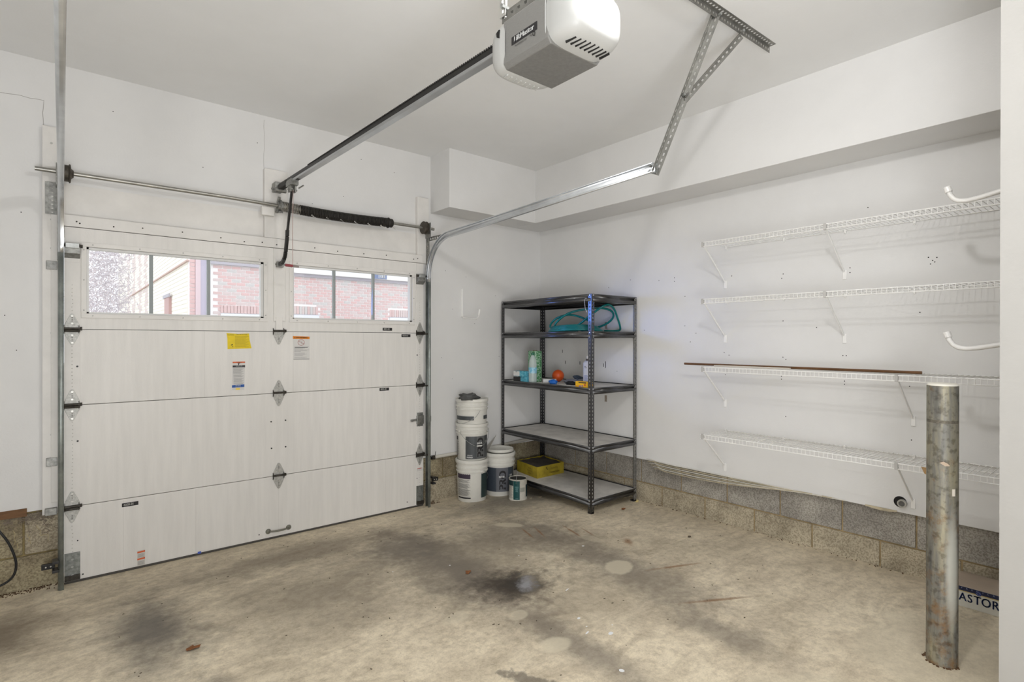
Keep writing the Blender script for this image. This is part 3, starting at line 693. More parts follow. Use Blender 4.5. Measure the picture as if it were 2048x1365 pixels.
# ---------------------------------------------------------------- opener: motor head, rail, arm
O = thing('garage_door_opener', 'white and grey overhead garage door opener with a long belt rail', 'opener', (1.22, 1.27, 2.34))
X0, X1, YA, YB, ZA, ZB = 1.105, 1.333, 1.178, 1.366, 2.345, 2.505
body = MB(); pr_ = [(X0+.012, ZA-.002), (X1-.012, ZA-.002), (X1, ZA+.014), (X1, ZB-.01), (X1-.02, ZB), (X0+.02, ZB), (X0, ZB-.01), (X0, ZA+.014)]
body.prism([(-a, b) for a, b in pr_], (0, YA-.012, 0), (-1, 0, 0), (0, 0, 1), YB-YA+.024)
body.build('motor_housing', alu_body, O, bevel=.003)
def lens(y0, dy, rear):
    # lofted translucent-look cover; rounded-rectangle rings shrinking towards the end
    mb = MB(); n = 32; rings = 11; xc, zc = (X0+X1)/2, (ZA+ZB)/2
    def ring(t):
        s1 = math.sqrt(max(0, 1-t**3.6)); g = 1.0 if t < .02 else 1.045
        hx = (X1-X0)/2*g*(.62+.38*s1) if t > 0 else (X1-X0)/2*1.03
        hz = (ZB-ZA)/2*g*(.60+.40*s1) if t > 0 else (ZB-ZA)/2*1.04
        p = 5.0-1.4*t; out = []
        for k in range(n):
            a = 2*PI*(k+.5)/n; c, s_ = math.cos(a), math.sin(a)
            ex = math.copysign(abs(c)**(2/p), c); ez = math.copysign(abs(s_)**(2/p), s_)
            bulge = 0
            if abs(ez) > .9: bulge = -.010*(1-ex*ex)   # the seam bows inward over the housing bottom
            out.append((xc+hx*ex, y0 + dy*t + (bulge*(1 if dy > 0 else -1) if t < .3 else 0), zc+.002+hz*ez))
        return out
    base = 0
    ts = [0, .015, .18, .34, .5, .64, .76, .86, .93, .98, 1.0]
    for t in ts: mb.v += [Vector(v) for v in ring(t)]
    for i in range(len(ts)-1):
        for k in range(n):
            k2 = (k+1) % n; q = (i*n+k, i*n+k2, (i+1)*n+k2, (i+1)*n+k); mb.f.append(q if dy < 0 else q[::-1])
    mb.f.append(tuple((len(ts)-1)*n+k for k in range(n)) if dy < 0 else tuple((len(ts)-1)*n+k for k in range(n))[::-1])
    o = mb.build('light_cover', mat('cover_plastic', (184, 184, 181), .42, spec=.5), O, smooth=True, label='front white light cover' if dy > 0 else 'rear white light cover with vent slots')
    return o
LF = lens(YB, .098, False); LR = lens(YA, -.118, True)
# vent slots: dark on the rear cover side, moulded ribs on the front
v = MB()
for i in range(9):
    y = YA-.012-.0105*i; l = .016+.004*min(i, 8-i)
    s1 = math.sqrt(max(0, 1-((YA-y)/.118)**2.6)); xx = (X0+X1)/2-.02+.115*1.0*(.5+.5*s1)
    for j in range(1):
        v.bar((1.175+.0*i, y, 2.3405+.028*(1-s1)), (1.20+l, y-.002, 2.3385+.028*(1-s1)), .0035, .004)
v = MB()
for i in range(9):
    a = i/8.0; p0 = Vector((1.205+.022*a, 1.150-.045*a, 2.353)); 
    v.bar((X0+.040+.0185*i, YA-.044-.004*math.sin(PI*a), ZA-.0005), (X0+.050+.0185*i, YA-.076-.008*math.sin(PI*a), ZA+.006), .0034, .010)
v.build('vent_slot', dark_hole, LR)
v = MB()
for i in range(8): v.bar((X0+.036+.020*i, YB+.034, ZA+.0005), (X0+.044+.020*i, YB+.062, ZA+.0035), .006, .006)
v.build('moulded_rib', mat('cover_plastic', (240, 240, 236)), LF, smooth=False, bevel=.002)
for parent, yy_ in ((LR, YA-.022), (LF, YB+.026)):
    q = MB(); s_ = -1 if parent is LR else 1
    q.prism([(0, -.014), (.014*s_, -.006), (.016*s_, .008), (.004*s_, .014), (0, .014)][::(1)], (X0-.0065, yy_, 2.474 if parent is LR else 2.462), (0, 1, 0), (0, 0, 1), .005)
    q.build('finger_slot', dark_hole, parent)
# logo plate on the side facing the left wall (-x)
LX, LZ = (0, -1, 0), (0, 0, 1)
pl = MB(); cy, cz = 1.275, 2.4145
pl.prism([(-.060, -.0125), (.060, -.0125), (.060, .0125), (-.060, .0125)], (X0-.0002, cy, cz), LX, LZ, .0012)
LP = pl.build('logo_plate', blk, O)
tx = MB(); text(tx, 'LiftMaster', .0235, (X0-.0022, cy, cz+.0005), LX, LZ, .98, extrude=.0003, bold=.0007); tx.build('logo_lettering', wti, LP)
tx = MB(); text(tx, 'POWERED BY', .0075, (X0-.0015, cy+.014, cz-.0215), LX, LZ, 1.25); text(tx, 'My', .009, (X0-.0015, cy-.033, cz-.0205), LX, LZ, 1.0); text(tx, 'Q', .017, (X0-.0015, cy-.046, cz-.0205), LX, LZ, 1.0, bold=.0003); tx.build('printed_text', blk, LP)
hs = MB(); hs.perf((1.112, 1.405, 2.522), (0, 0, 1), (0, -1, 0), .585, .030, .032, .010, .014); hs.perf((1.112, 1.405, 2.522), (0, 0, 1), (1, 0, 0), .585, .030, .032, .010, .014)
hs.build('hanging_strap', mat('white_lit_strap', (196, 195, 190), .4, .6), O, solid=.0022)
hs = MB(); hs.perf((1.118, 1.40, 2.538), (0, -1, 0), (0, 0, -1), .30, .034, .032, .010, .014); hs.perf((1.118, 1.40, 2.538), (0, -1, 0), (1, 0, 0), .30, .034, .032, .010, .014)
hs.build('mounting_angle', pi, O, solid=.0022)
MB().cyl((1.098, 1.380, 2.548), (1.125, 1.380, 2.548), .008, 6).build('bolt', galv, O)
hz = lambda y: 2.513+(y-1.5)/2.6*.058
rail = MB()
ya, yb = 1.20, 4.10
for y0_, y1_ in ((ya, yb),):
    rail.bar((1.222, y0_, hz(y0_)-.014), (1.222, y1_, hz(y1_)-.014), .034, .016)
rail.build('rail', mat('rail_steel', (186, 188, 190), .28, .85, var=.1, scale=6), O, bevel=.003)
rb = MB(); rb.bar((1.222, ya, hz(ya)+.008), (1.222, yb, hz(yb)+.008), .026, .026)
rb.build('belt_channel', mat('belt_black', (24, 22, 20), .4, spec=.4), O, bevel=.002)
bt = MB()
for i in range(150):
    y = 1.48+i*.0135; bt.box(1.206, 1.238, y, y+.007, hz(y)+.019, hz(y)+.0245)
bt.build('belt_teeth', mat('belt_black', (24, 22, 20)), O, kind='stuff')
# header end: pulley, bracket, trolley, arm
MB().box(1.190, 1.25, 4.12, 4.199, 2.545, 2.61).cyl((1.17, 4.15, 2.56), (1.27, 4.15, 2.56), .007, 8).cyl((1.185, 4.10, 2.545), (1.26, 4.10, 2.545), .016, 12).build('header_bracket', galv_d, O, bevel=.003)
MB().bar((1.222, 3.93, 2.562), (1.222, 4.10, 2.566), .040, .034).build('pulley_housing', grease_black, O, bevel=.005)
tr_ = MB().box(1.196, 1.248, 3.79, 3.90, 2.520, 2.560); tr_.box(1.200, 1.212, 3.82, 3.87, 2.478, 2.525); tr_.box(1.232, 1.244, 3.82, 3.87, 2.478, 2.525); tr_.cyl((1.19, 3.845, 2.495), (1.255, 3.845, 2.495), .006, 8); tr_.bar((1.25, 3.80, 2.50), (1.275, 3.77, 2.52), .008, .008)
tr_.build('trolley', galv_d, O, bevel=.002)
MB().bar((1.222, 3.70, 2.552), (1.222, 3.79, 2.556), .030, .026).build('trolley_stop', grease_black, O, bevel=.004)
MB().bar((1.222, 3.85, 2.50), (1.222, 3.955, 2.20), .018, .014, (1, 0, 0)).build('door_arm', mat('arm_black', (34, 32, 30), .45, .3), O, bevel=.002)
pts = [(1.222, 3.948, 2.235), (1.222, 3.952, 2.19), (1.222, 3.985, 2.085), (1.222, 4.01, 2.045), (1.226, 4.07, 2.02), (1.230, 4.15, 2.015)]
q = MB()
for a, b in zip(pts, pts[1:]): q.bar(a, b, .026, .022, (1, 0, 0))
q.build('bent_door_arm', mat('arm_black', (34, 32, 30)), O, bevel=.004)
MB().box(1.212, 1.258, 4.14, 4.178, 1.995, 2.035).cyl((1.20, 4.155, 2.015), (1.268, 4.155, 2.015), .006, 8).build('arm_bracket', galv_d, O, bevel=.003)
MB().tube([(1.224, 3.832, 2.49), (1.221, 3.835, 2.2), (1.222, 3.832, 1.972)], .0022, 6).build('release_rope', mat('rope_faded_red', (186, 162, 156), .8), O, smooth=True)
rh = MB().tube([(1.172, 3.832, 1.972), (1.178, 3.832, 1.9715), (1.222, 3.832, 1.970)], [.0095, .0105, .0085], 10); rh.build('release_handle', mat('handle_red', (150, 70, 76), .5), O, smooth=True)
MB().tube([(1.222, 3.832, 1.970), (1.262, 3.832, 1.967)], [.0085, .0065], 10).build('release_handle_end', mat('faded_handle', (140, 128, 124), .5), O, smooth=True)
cd = [(1.30, 1.145, 2.502), (1.303, 1.13, 2.512), (1.306, 1.112, 2.516), (1.312, 1.08, 2.512), (1.33, 1.03, 2.50), (1.36, .93, 2.52), (1.38, .86, 2.62), (1.38, .84, 3.0), (1.38, .84, 3.108)]
tag(MB().tube(cd, .0042, 8).build('power_cord', mat('cord_grey_white', (186, 184, 178), .5), org=(1.30, 1.145, 2.502), smooth=True), 'pale power cord running from the top of the opener motor', 'cord')

# ceiling lamp (the room's own lamp, above and behind the view)
CL = thing('ceiling_lamp', 'bare bulb in a white porcelain lamp holder on the ceiling', 'lamp', (1.25, .30, 3.109))
MB().lathe([(0, 0), (.06, 0), (.058, -.02), (.035, -.035), (.030, -.06), (.0, -.06)], (1.25, .30, 3.109), 24).build('lamp_holder', white_pl, CL, smooth=True)

# ---------------------------------------------------------------- right wall wire shelves
def wire_shelf(z, ys_br, z_label, lab):
    x0, x1, ya, yb = 3.578, 3.892, .415, 2.165
    T = thing('wire_shelf', lab, 'shelf', (3.895, 1.3, z), 'white wire shelves on the right wall')
    m = MB()
    m.tube([(x0, ya, z), (x0, yb, z)], .0036, 6); m.tube([(x0, ya, z-.030), (x0, yb, z-.030)], .0032, 6)
    m.build('front_rail', white_wire, T, smooth=True)
    m = MB(); m.tube([(x1, ya, z), (x1, yb-.02, z)], .0028, 6); m.tube([(3.73, ya, z-.004), (3.73, yb, z-.004)], .0026, 6)
    m.build('back_rail', white_wire, T, smooth=True)
    m = MB(); n = int((yb-ya-.01)/.0254)
    for i in range(n+1):
        y = ya+.006+i*.0254; m.tube([(x1, y, z+.002), (x0+.004, y, z+.002), (x0-.003, y, z-.001), (x0-.003, y, z-.032)], .0018, 4)
    m.build('cross_wires', white_wire, T, kind='stuff')
    for y in ys_br:
        b = MB(); b.bar((x0+.008, y, z-.012), (3.888, y, z-.262), .013, .006, (0, 1, 0))
        bend = .0
        B_ = b.build('support_brace', white_wire, T, bevel=.0015)
        MB().box(3.893, 3.90, y-.012, y+.012, z-.315, z-.255).build('brace_foot', white_wire, B_, bevel=.003)
        MB().box(x0-.006, x0+.010, y-.008, y+.008, z-.034, z+.005).build('rail_hook', mat('hook_grey', (188, 186, 182), .4), B_, bevel=.002)
    for y in (2.14, 1.71, 1.325, .955, .56):
        c = MB().box(3.885, 3.90, y-.006, y+.006, z-.016, z+.008); c.cyl((3.893, y, z-.016), (3.899, y, z-.016), .005, 8)
        c.build('wall_clip', white_wire, T, bevel=.001)
    return T
wire_shelf(2.172, (2.15, 1.33, .50), 0, 'top white wire shelf on the right wall, under the upper hook')
wire_shelf(1.760, (2.15, 1.33, .50), 0, 'second white wire shelf from the top on the right wall')
wire_shelf(1.268, (2.15, .96), 0, 'third white wire shelf down, carrying the long brown rod')
wire_shelf(.778, (2.15, .96), 0, 'lowest white wire shelf on the right wall, behind the steel post')
tag(MB().tube([(3.74, 2.40, 1.281), (3.745, 1.6, 1.281), (3.75, .884, 1.281)], .0085, 10).build('rod', mat('bronze_rod', (112, 78, 48), .35, .3, var=.3, scale=5), org=(3.74, 1.6, 1.272), smooth=True), 'long brown rod lying along the third wire shelf', 'rod')
tag(MB().box(3.700, 3.722, 1.59, 2.13, 1.2715, 1.281).build('wood_strip', mat('pale_strip', (216, 208, 198), .6), org=(3.71, 1.86, 1.272), bevel=.001), 'thin cream strip lying in front of the brown rod on the wire shelf', 'strip')
f = MB(); f.add([(3.572, .845, .782), (3.572, .80, .780), (3.570, .80, .735), (3.571, .83, .748)], [(0, 1, 2, 3)])
tag(f.build('paper_tag', mat('brown_tag', (176, 142, 98), .7), org=(3.572, .82, .76), solid=.001), 'small brown paper tag hanging on the lowest wire shelf beside the post', 'tag')

# big storage hooks beyond the near wall edge
def big_hook(z, label):
    T = thing('storage_hook', label, 'hook', (3.3, .403, z))
    p = [(3.3, .405, z+.035), (3.3, .47, z+.02), (3.3, .56, z+.002), (3.3, .605, z-.003), (3.3, .635, z+.002), (3.3, .655, z+.016), (3.3, .668, z+.036), (3.3, .676, z+.058)]
    MB().tube(p, .0115, 12).build('hook_arm', mat('white_hook', (232, 230, 226), .35), T, smooth=True)
    MB().tube([(3.3, .673, z+.050), (3.3, .681, z+.077)], .0155, 14).build('hook_tip', mat('white_hook', (232, 230, 226)), T, smooth=False, bevel=.002)
    MB().box(3.27, 3.33, .401, .407, z-.03, z+.10).build('hook_plate', mat('white_hook', (232, 230, 226)), T, bevel=.002)
big_hook(2.130, 'upper large white hook at the right, above the top wire shelf')
big_hook(1.428, 'lower large white hook at the right, above the brown rod')
T = thing('wall_hook', 'small white J-shaped hook on the wall between the door and the rack', 'hook', (2.9, 4.24, 1.8))
MB().box(2.892, 2.908, 4.228, 4.24, 1.68, 1.945).build('hook_plate', white_wire, T, bevel=.002)
MB().tube([(2.9, 4.226, 1.94), (2.9, 4.222, 1.70), (2.9, 4.21, 1.672), (2.9, 4.02, 1.655), (2.9, 3.985, 1.66), (2.9, 3.965, 1.68), (2.9, 3.955, 1.715), (2.9, 3.955, 1.735)], .006, 8).build('hook_arm', white_wire, T, smooth=True)
MB().tube([(2.9, 3.965, 1.685), (2.9, 3.955, 1.738)], .009, 8).build('hook_tip', white_wire, T, smooth=True)

# layered strips peeling from the bottom of the wall
T = thing('peeling_sheets', 'layered white strips peeling along the bottom edge of the right wall', 'sheets', (3.9, 2.0, .40))
pm = mat('peeling_layer', (222, 218, 208), .6, var=.1, scale=10); pe = mat('peeling_layer_tan', (196, 184, 156), .7, var=.2, scale=14)
for i in range(6):
    m = MB(); n = 28; ya, yb = 2.87-.02*i, 1.22+.06*i+(.10 if i < 2 else 0); base = len(m.v)
    for k in range(n+1):
        t = k/n; y = ya+(yb-ya)*t
        sag = .045*(1-t)**1.2*(i/5) + .030*(i/5)*math.sin(PI*min(1, t*1.1)) + .012*math.exp(-((t-.03)/.03)**2)*(-1)
        z = .432 - sag*.9 - .004*i*(1-t) ; x = 3.896-.004*i*(1-.6*t)-.006*math.sin(PI*t)
        for dx, dz in ((0, 0), (-.010*(1-.5*t), -.0025), (-.010*(1-.5*t), -.005), (0, -.0025)): m.v.append(Vector((x+dx, y, z+dz+.002*noise.noise(Vector((y*6, i, 0))))))
    for k in range(n):
        for j in range(4):
            m.f.append((4*k+j, 4*k+(j+1) % 4, 4*k+4+(j+1) % 4, 4*k+4+j))
    m.f.append((3, 2, 1, 0)); m.f.append((4*n, 4*n+1, 4*n+2, 4*n+3))
    m.build('strip', pm if i % 2 == 0 else pe, T)
m = MB(); m.prism([(0, 0), (.04, -.006), (.09, -.010), (.14, -.006), (.17, .002), (.17, .008), (0, .008)], (3.897, 1.21, .424), (0, -1, 0), (0, 0, 1), .004); m.build('paper_flap', pe, T)
# hole with a pipe stub
T = thing('pipe_stub', 'grey pipe stub in a round hole low on the right wall', 'pipe', (3.9, 1.017, .486))
MB().lathe([(0, .001), (.034, .001), (.034, 0)], (3.9, 1.025, .488), 20, axis=(-1, 0, 0)).build('wall_hole', dark_hole, T)
MB().lathe([(.016, 0), (.016, .02), (.024, .02), (.024, 0), (.020, 0)], (3.896, 1.012, .484), 20, axis=(-1, 0, 0)).build('pipe_collar', mat('pipe_grey', (176, 174, 168), .4, .3), T, smooth=False)
MB().cyl((3.9, 1.012, .484), (3.884, 1.012, .484), .016, 14).build('pipe_plug', mat('pipe_inside', (104, 102, 98), .6), T)

# ---------------------------------------------------------------- black shelving rack
XA, XB, YA_, YB_ = 3.298, 3.885, 2.970, 4.180
XA2 = 3.336   # the rack stands slightly out of square: its far left post is nearer the wall
RK = thing('shelving_rack', 'tall black steel five-tier rack standing in the corner', 'shelving', (3.59, 3.57, .03))
for x, y, sx, sy in ((XA, YA_, 1, 1), (XB, YA_, -1, 1), (XA2, YB_, 1, -1), (XB, YB_, -1, -1)):
    z0 = fz(y); m = MB()
    m.perf((x, y, z0), (0, 0, 1), (sx, 0, 0), 1.845-z0-.005, .034, .0305, .0085, .0155)
    m.perf((x, y, z0), (0, 0, 1), (0, sy, 0), 1.845-z0-.005, .034, .0305, .0085, .0155)
    pm_ = black_m if not (x == XB and y == YA_) else mat('lit_grey_post', (132, 131, 127), .4, .3, var=.25, scale=60)  # light reflected by this one black post is put into its grey
    P = m.build('post', pm_, RK, solid=.002)
    MB().box(min(x, x+sx*.036)-.001, max(x, x+sx*.036)+.001, min(y, y+sy*.036)-.001, max(y, y+sy*.036)+.001, z0-.002, z0+.012).build('post_foot', black_pl, P, bevel=.002)
levels = (1.838, 1.535, 1.073, .596, .164)
pb = mat('particle_board', (212, 209, 204), .75, var=.18, scale=7, bump=.1)
for li, z in enumerate(levels):
    hgt = .052 if li else .062
    pr2 = [(.002, 0), (-.002, 0), (-.002, -.012), (.004, -.016), (.004, -hgt*.48), (-.003, -hgt*.55), (-.005, -hgt*.75), (-.003, -hgt*.93), (.004, -hgt), (.014, -hgt)]
    for (p0, p1, o) in (((XA, YA_+.01), (XA2, YB_-.01), (1, 0)), ((XB, YB_-.01), (XB, YA_+.01), (-1, 0)), ((XB-.01, YA_), (XA+.01, YA_), (0, 1)), ((XA2+.01, YB_), (XB-.01, YB_), (0, -1))):
        m = MB(); base = 0
        for p in (p0, p1):
            for a, b in pr2: m.v.append(Vector((p[0]+o[0]*a, p[1]+o[1]*a, z+b)))
        k = len(pr2)
        for j in range(k-1): m.f.append((j, j+1, k+j+1, k+j))
        sharp(m.build('beam', black_m, RK, solid=.002), 30)
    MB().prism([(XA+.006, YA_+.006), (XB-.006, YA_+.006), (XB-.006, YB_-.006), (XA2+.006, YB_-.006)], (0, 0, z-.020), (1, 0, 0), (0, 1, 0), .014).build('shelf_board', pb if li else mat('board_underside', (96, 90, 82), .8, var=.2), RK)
rv = MB()
for z in levels:
    for dz in (-.010, -.045):
        for (x, y, n_) in ((XA, YA_, 0), (XB, YA_, 1), (XA2, YB_, 2)):
            sx = 1 if x < 3.5 else -1; sy = 1 if y == YA_ else -1
            rv.cyl((x+sx*.017, y-.003*sy, z+dz), (x+sx*.017, y-.0045*sy, z+dz), .005, 8)
            rv.cyl((x-.003*sx, y+sy*.017, z+dz), (x-.0045*sx, y+sy*.017, z+dz), .005, 8)
rv.build('rivet', mat('bright_rivet', (205, 205, 208), .3, .6), RK, kind='stuff')
MB().tube([(3.30, 3.01, 1.80), (3.29, 3.03, 1.805), (3.285, 3.035, 1.78), (3.29, 3.03, 1.72), (3.30, 3.02, 1.69)], .002, 6).build('wire_tie', mat('wire_tie', (180, 184, 196), .5), RK, smooth=True)

# hose
hose_m = mat('teal_hose', (6, 118, 116), .28, var=.1, scale=20)
pts = []; z2 = 1.541
def loop(cx, cy, rx, ry, z0, zamp, ph, a0, a1, n, tilt=0):
    for i in range(n):
        a = a0+(a1-a0)*i/n; pts.append((cx+rx*math.cos(a), cy+ry*math.sin(a), z0+zamp*max(0, math.sin(a-ph))**.85 if zamp else z0+.006*math.sin(a*2)))
for k in range(5): loop(3.54+.006*k, 3.38+.01*k, .20-.006*k, .27-.012*k, z2+.006+.0095*k, 0, 0, .5, .5+2*PI, 26)
pts2 = pts + [(3.60, 3.22, 1.60), (3.55, 3.30, 1.66), (3.5, 3.42, 1.69), (3.47, 3.55, 1.66), (3.46, 3.62, 1.60), (3.48, 3.60, 1.565), (3.58, 3.50, 1.56), (3.70, 3.36, 1.565), (3.77, 3.24, 1.60), (3.79, 3.16, 1.66), (3.76, 3.14, 1.715), (3.68, 3.18, 1.745), (3.56, 3.28, 1.735), (3.47, 3.40, 1.70), (3.42, 3.50, 1.62), (3.43, 3.52, 1.56),
               (3.48, 3.42, 1.555), (3.50, 3.30, 1.60), (3.52, 3.18, 1.68), (3.56, 3.08, 1.75), (3.62, 3.06, 1.768), (3.70, 3.07, 1.735), (3.77, 3.09, 1.66), (3.82, 3.10, 1.58), (3.83, 3.13, 1.548), (3.78, 3.25, 1.545)]
def smooth_path(p, n=4):
    P_ = [Vector(q) for q in p]; out = []
    for i in range(len(P_)-1):
        a, b, c, d = P_[max(i-1, 0)], P_[i], P_[i+1], P_[min(i+2, len(P_)-1)]
        for k in range(n):
            t = k/n; out.append(.5*((2*b)+(c-a)*t+(2*a-5*b+4*c-d)*t*t+(3*b-3*c+d-a)*t**3))
    return out+[P_[-1]]
tag(MB().tube(smooth_path(pts2, 3), .0092, 8).build('garden_hose', hose_m, org=(3.54, 3.38, 1.53), smooth=True), 'teal garden hose coiled on the second tier of the black rack', 'hose')
# third tier items
z3 = 1.0675
bw = bpy.data.materials.new('bubble_wrap'); bw.use_nodes = True
b_ = bw.node_tree.nodes['Principled BSDF']; b_.inputs['Base Color'].default_value = lin((120, 178, 140)); b_.inputs['Roughness'].default_value = .25
vo = bw.node_tree.nodes.new('ShaderNodeTexVoronoi'); vo.inputs['Scale'].default_value = 75; tc = bw.node_tree.nodes.new('ShaderNodeTexCoord'); bw.node_tree.links.new(tc.outputs['Object'], vo.inputs[0])
rp = bw.node_tree.nodes.new('ShaderNodeValToRGB'); rp.color_ramp.elements[0].color = lin((190, 220, 200)); rp.color_ramp.elements[1].color = lin((70, 132, 84)); rp.color_ramp.elements[1].position = .6
bw.node_tree.links.new(vo.outputs[0], rp.inputs[0]); bw.node_tree.links.new(rp.outputs[0], b_.inputs['Base Color'])
T = thing('bubble_wrap_roll', 'upright roll of green bubble wrap behind the plastic bottle', 'roll', (3.475, 3.845, z3))
MB().lathe([(.022, 0), (.064, 0), (.067, .01), (.066, .28), (.063, .292), (.022, .292)], (3.475, 3.845, z3), 30).build('wrap', bw, T, smooth=False)
MB().lathe([(.018, .002), (.022, .002), (.022, .298), (.018, .298)], (3.475, 3.845, z3), 20).build('cardboard_core', mat('cardboard_core', (140, 116, 92), .8), T)
pet = bpy.data.materials.new('clear_plastic'); pet.use_nodes = True
b_ = pet.node_tree.nodes['Principled BSDF']; b_.inputs['Base Color'].default_value = lin((225, 236, 236)); b_.inputs['Roughness'].default_value = .12; b_.inputs['Transmission Weight'].default_value = .0; b_.inputs['Alpha'].default_value = .42
T = thing('plastic_bottle', 'clear plastic drink bottle with a green cap and blue label', 'bottle', (3.375, 3.765, z3))
bs = 1.12
MB().lathe([(a*bs, b*bs) for a, b in [(0, .002), (.030, 0), (.034, .006), (.034, .03), (.032, .036), (.034, .042), (.034, .075), (.033, .08), (.033, .125), (.034, .13), (.034, .150), (.029, .185), (.018, .215), (.013, .225), (.013, .235)]], (3.375, 3.765, z3), 26).build('bottle_body', pet, T, smooth=True)
MB().lathe([(a*bs, b*bs) for a, b in [(.0145, .228), (.0155, .228), (.0155, .246), (.013, .248), (0, .248)]], (3.375, 3.765, z3), 18).build('cap', mat('bottle_cap_green', (30, 104, 78), .4), T)
MB().lathe([(.0345*bs, .078*bs), (.0345*bs, .126*bs)], (3.375, 3.765, z3), 26).build('bottle_label', mat('label_light_blue', (84, 172, 206), .4, rgb2=(190, 220, 232), scale=50), T, smooth=True)
teal = mat('teal_box_card', (20, 140, 168), .5, rgb2=(120, 196, 214), scale=60)
T = thing('small_box', 'teal patterned small box on the third tier, lower of two', 'box', (3.38, 3.87, z3))
MB().box(3.345, 3.405, 3.825, 3.935, z3, z3+.052).build('box_body', teal, T, bevel=.001)
MB().box(3.343, 3.345, 3.905, 3.935, z3, z3+.050).build('box_end', black_pl, T)
tag(MB().box(3.352, 3.385, 3.94, 4.02, z3, z3+.042).build('black_case', black_pl, org=(3.37, 3.98, z3), bevel=.004), 'small black case left of the teal boxes on the rack', 'case')
T = thing('small_box', 'teal small box with a white end label, upper of two', 'box', (3.38, 3.88, z3+.053))
MB().box(3.325, 3.405, 3.835, 3.985, z3+.053, z3+.102).build('box_body', teal, T, bevel=.001)
MB().box(3.3235, 3.3245, 3.895, 3.983, z3+.056, z3+.100).build('white_label', mat('white_box_label', (216, 216, 214), .5), T)
MB().box(3.3225, 3.3234, 3.935, 3.95, z3+.090, z3+.096).build('printed_mark', gry, T)
tag(MB().lathe([(.057*math.sin(PI*i/14), .057-.057*math.cos(PI*i/14)) for i in range(15)], (3.63, 3.69, z3), 26).build('ball', mat('orange_ball', (206, 82, 24), .4), org=(3.63, 3.69, z3), smooth=True), 'orange ball on the third tier of the black rack', 'ball')
T = thing('paper_roll', 'small white paper roll with a brown core lying beside the orange ball', 'roll', (3.42, 3.58, z3))
MB().tube([(3.385, 3.63, z3+.021), (3.455, 3.535, z3+.023)], .020, 18).build('paper', mat('roll_white', (206, 206, 206), .7), T)
MB().tube([(3.3825, 3.6335, z3+.021), (3.39, 3.623, z3+.021)], .0135, 14).build('cardboard_core', mat('core_dark', (108, 72, 50), .8), T)
def crumple(name, c, r, m, label, cat, seed, squash=(1, 1, .5), amp=.35, parent=None):
    mb = MB(); n1, n2 = 18, 12; c = Vector(c)
    for i in range(n2+1):
        th = PI*i/n2
        for k in range(n1):
            ph = 2*PI*k/n1; d = Vector((math.sin(th)*math.cos(ph), math.sin(th)*math.sin(ph), math.cos(th)))
            f_ = 1+amp*noise.noise(d*2.1+Vector((seed, 0, 0)))*1.6+amp*.5*noise.noise(d*5+Vector((0, seed, 0)))
            p = Vector((d.x*r*squash[0]*f_, d.y*r*squash[1]*f_, max(-r*squash[2]*.55, d.z*r*squash[2]*f_))); mb.v.append(c+p+Vector((0, 0, r*squash[2]*.55)))
    for i in range(n2):
        for k in range(n1): mb.f.append((i*n1+k, (i+1)*n1+k, (i+1)*n1+(k+1) % n1, i*n1+(k+1) % n1))
    o = mb.build(name, m, parent, org=tuple(c), smooth=True)
    if parent is None: tag(o, label, cat)
    return o
crumple('blue_cloth', (3.405, 3.525, z3), .032, mat('blue_rag', (24, 104, 196), .6), 'crumpled bright blue cloth on the end of the paper roll', 'cloth', 3, (1, 1.3, .8), .3)
T = thing('work_glove', 'grey work gloves with dark trim on the third tier', 'gloves', (3.60, 3.32, z3))
crumple('glove_body', (3.60, 3.44, z3), .072, mat('grey_fabric', (128, 130, 142), .9), '', '', 9, (1.0, 1.7, .36), .28, parent=T)
g = MB()
for i in range(5):
    y = 3.46+.012*i; g.tube(smooth_path([(3.60, 3.40, z3+.040), (3.61+.01*i, y, z3+.058), (3.64+.012*i, y+.03-.02*i, z3+.054+.008*(i % 2)), (3.67+.012*i, y+.035-.035*i, z3+.034)], 3), [.008]*10, 6)
g.build('glove_finger', mat('slate_trim', (70, 82, 100), .8), T, smooth=True)
crumple('glove_cuff', (3.47, 3.36, z3), .035, mat('dark_cuff', (26, 27, 32), .8), '', '', 5, (1.0, 1.6, .55), .3, parent=T)
T = thing('spray_bottle', 'white spray can with a blue label beside the front rack post', 'bottle', (3.545, 3.235, z3))
MB().lathe([(0, 0), (.038, 0), (.040, .005), (.040, .190), (.034, .206), (.018, .215), (.0, .216)], (3.545, 3.235, z3), 26).build('bottle_body', mat('white_can', (225, 228, 240), .35), T, smooth=True)
MB().lathe([(.016, .213), (.016, .232), (0, .233)], (3.545, 3.235, z3), 16).build('collar', mat('can_collar', (88, 76, 70), .5), T)
MB().lathe([(.011, .232), (.012, .250), (.007, .258), (0, .258)], (3.545, 3.235, z3), 14).build('nozzle', white_pl, T, smooth=True)
tx = MB(); ca = math.atan2(-3.235, -3.545)-.25
for i in range(12): patch(tx, (3.545, 3.235), .0406, ca-.55, ca+.45-.12*(i % 3), z3+.018+i*.0062, z3+.0205+i*.0062, 5)
tx.build('printed_line', mat('print_blue', (120, 140, 200), .6), T, kind='stuff')
tx = MB(); patch(tx, (3.545, 3.235), .0407, ca-.5, ca-.15, z3+.165, z3+.169, 3); patch(tx, (3.545, 3.235), .0407, ca-.5, ca+.05, z3+.153, z3+.157, 4); tx.build('printed_mark', blk, T)
T = thing('carton', 'small yellow carton at the shelf edge beside the front rack post', 'box', (3.36, 3.12, z3))
MB().box(3.325, 3.385, 3.030, 3.172, z3, z3+.050).build('carton_body', mat('carton_yellow', (240, 186, 24), .5), T, bevel=.001)
tx = MB()
tx.box(3.3235, 3.3245, 3.050, 3.135, z3+.038, z3+.046); tx.build('printed_text', blk, T)
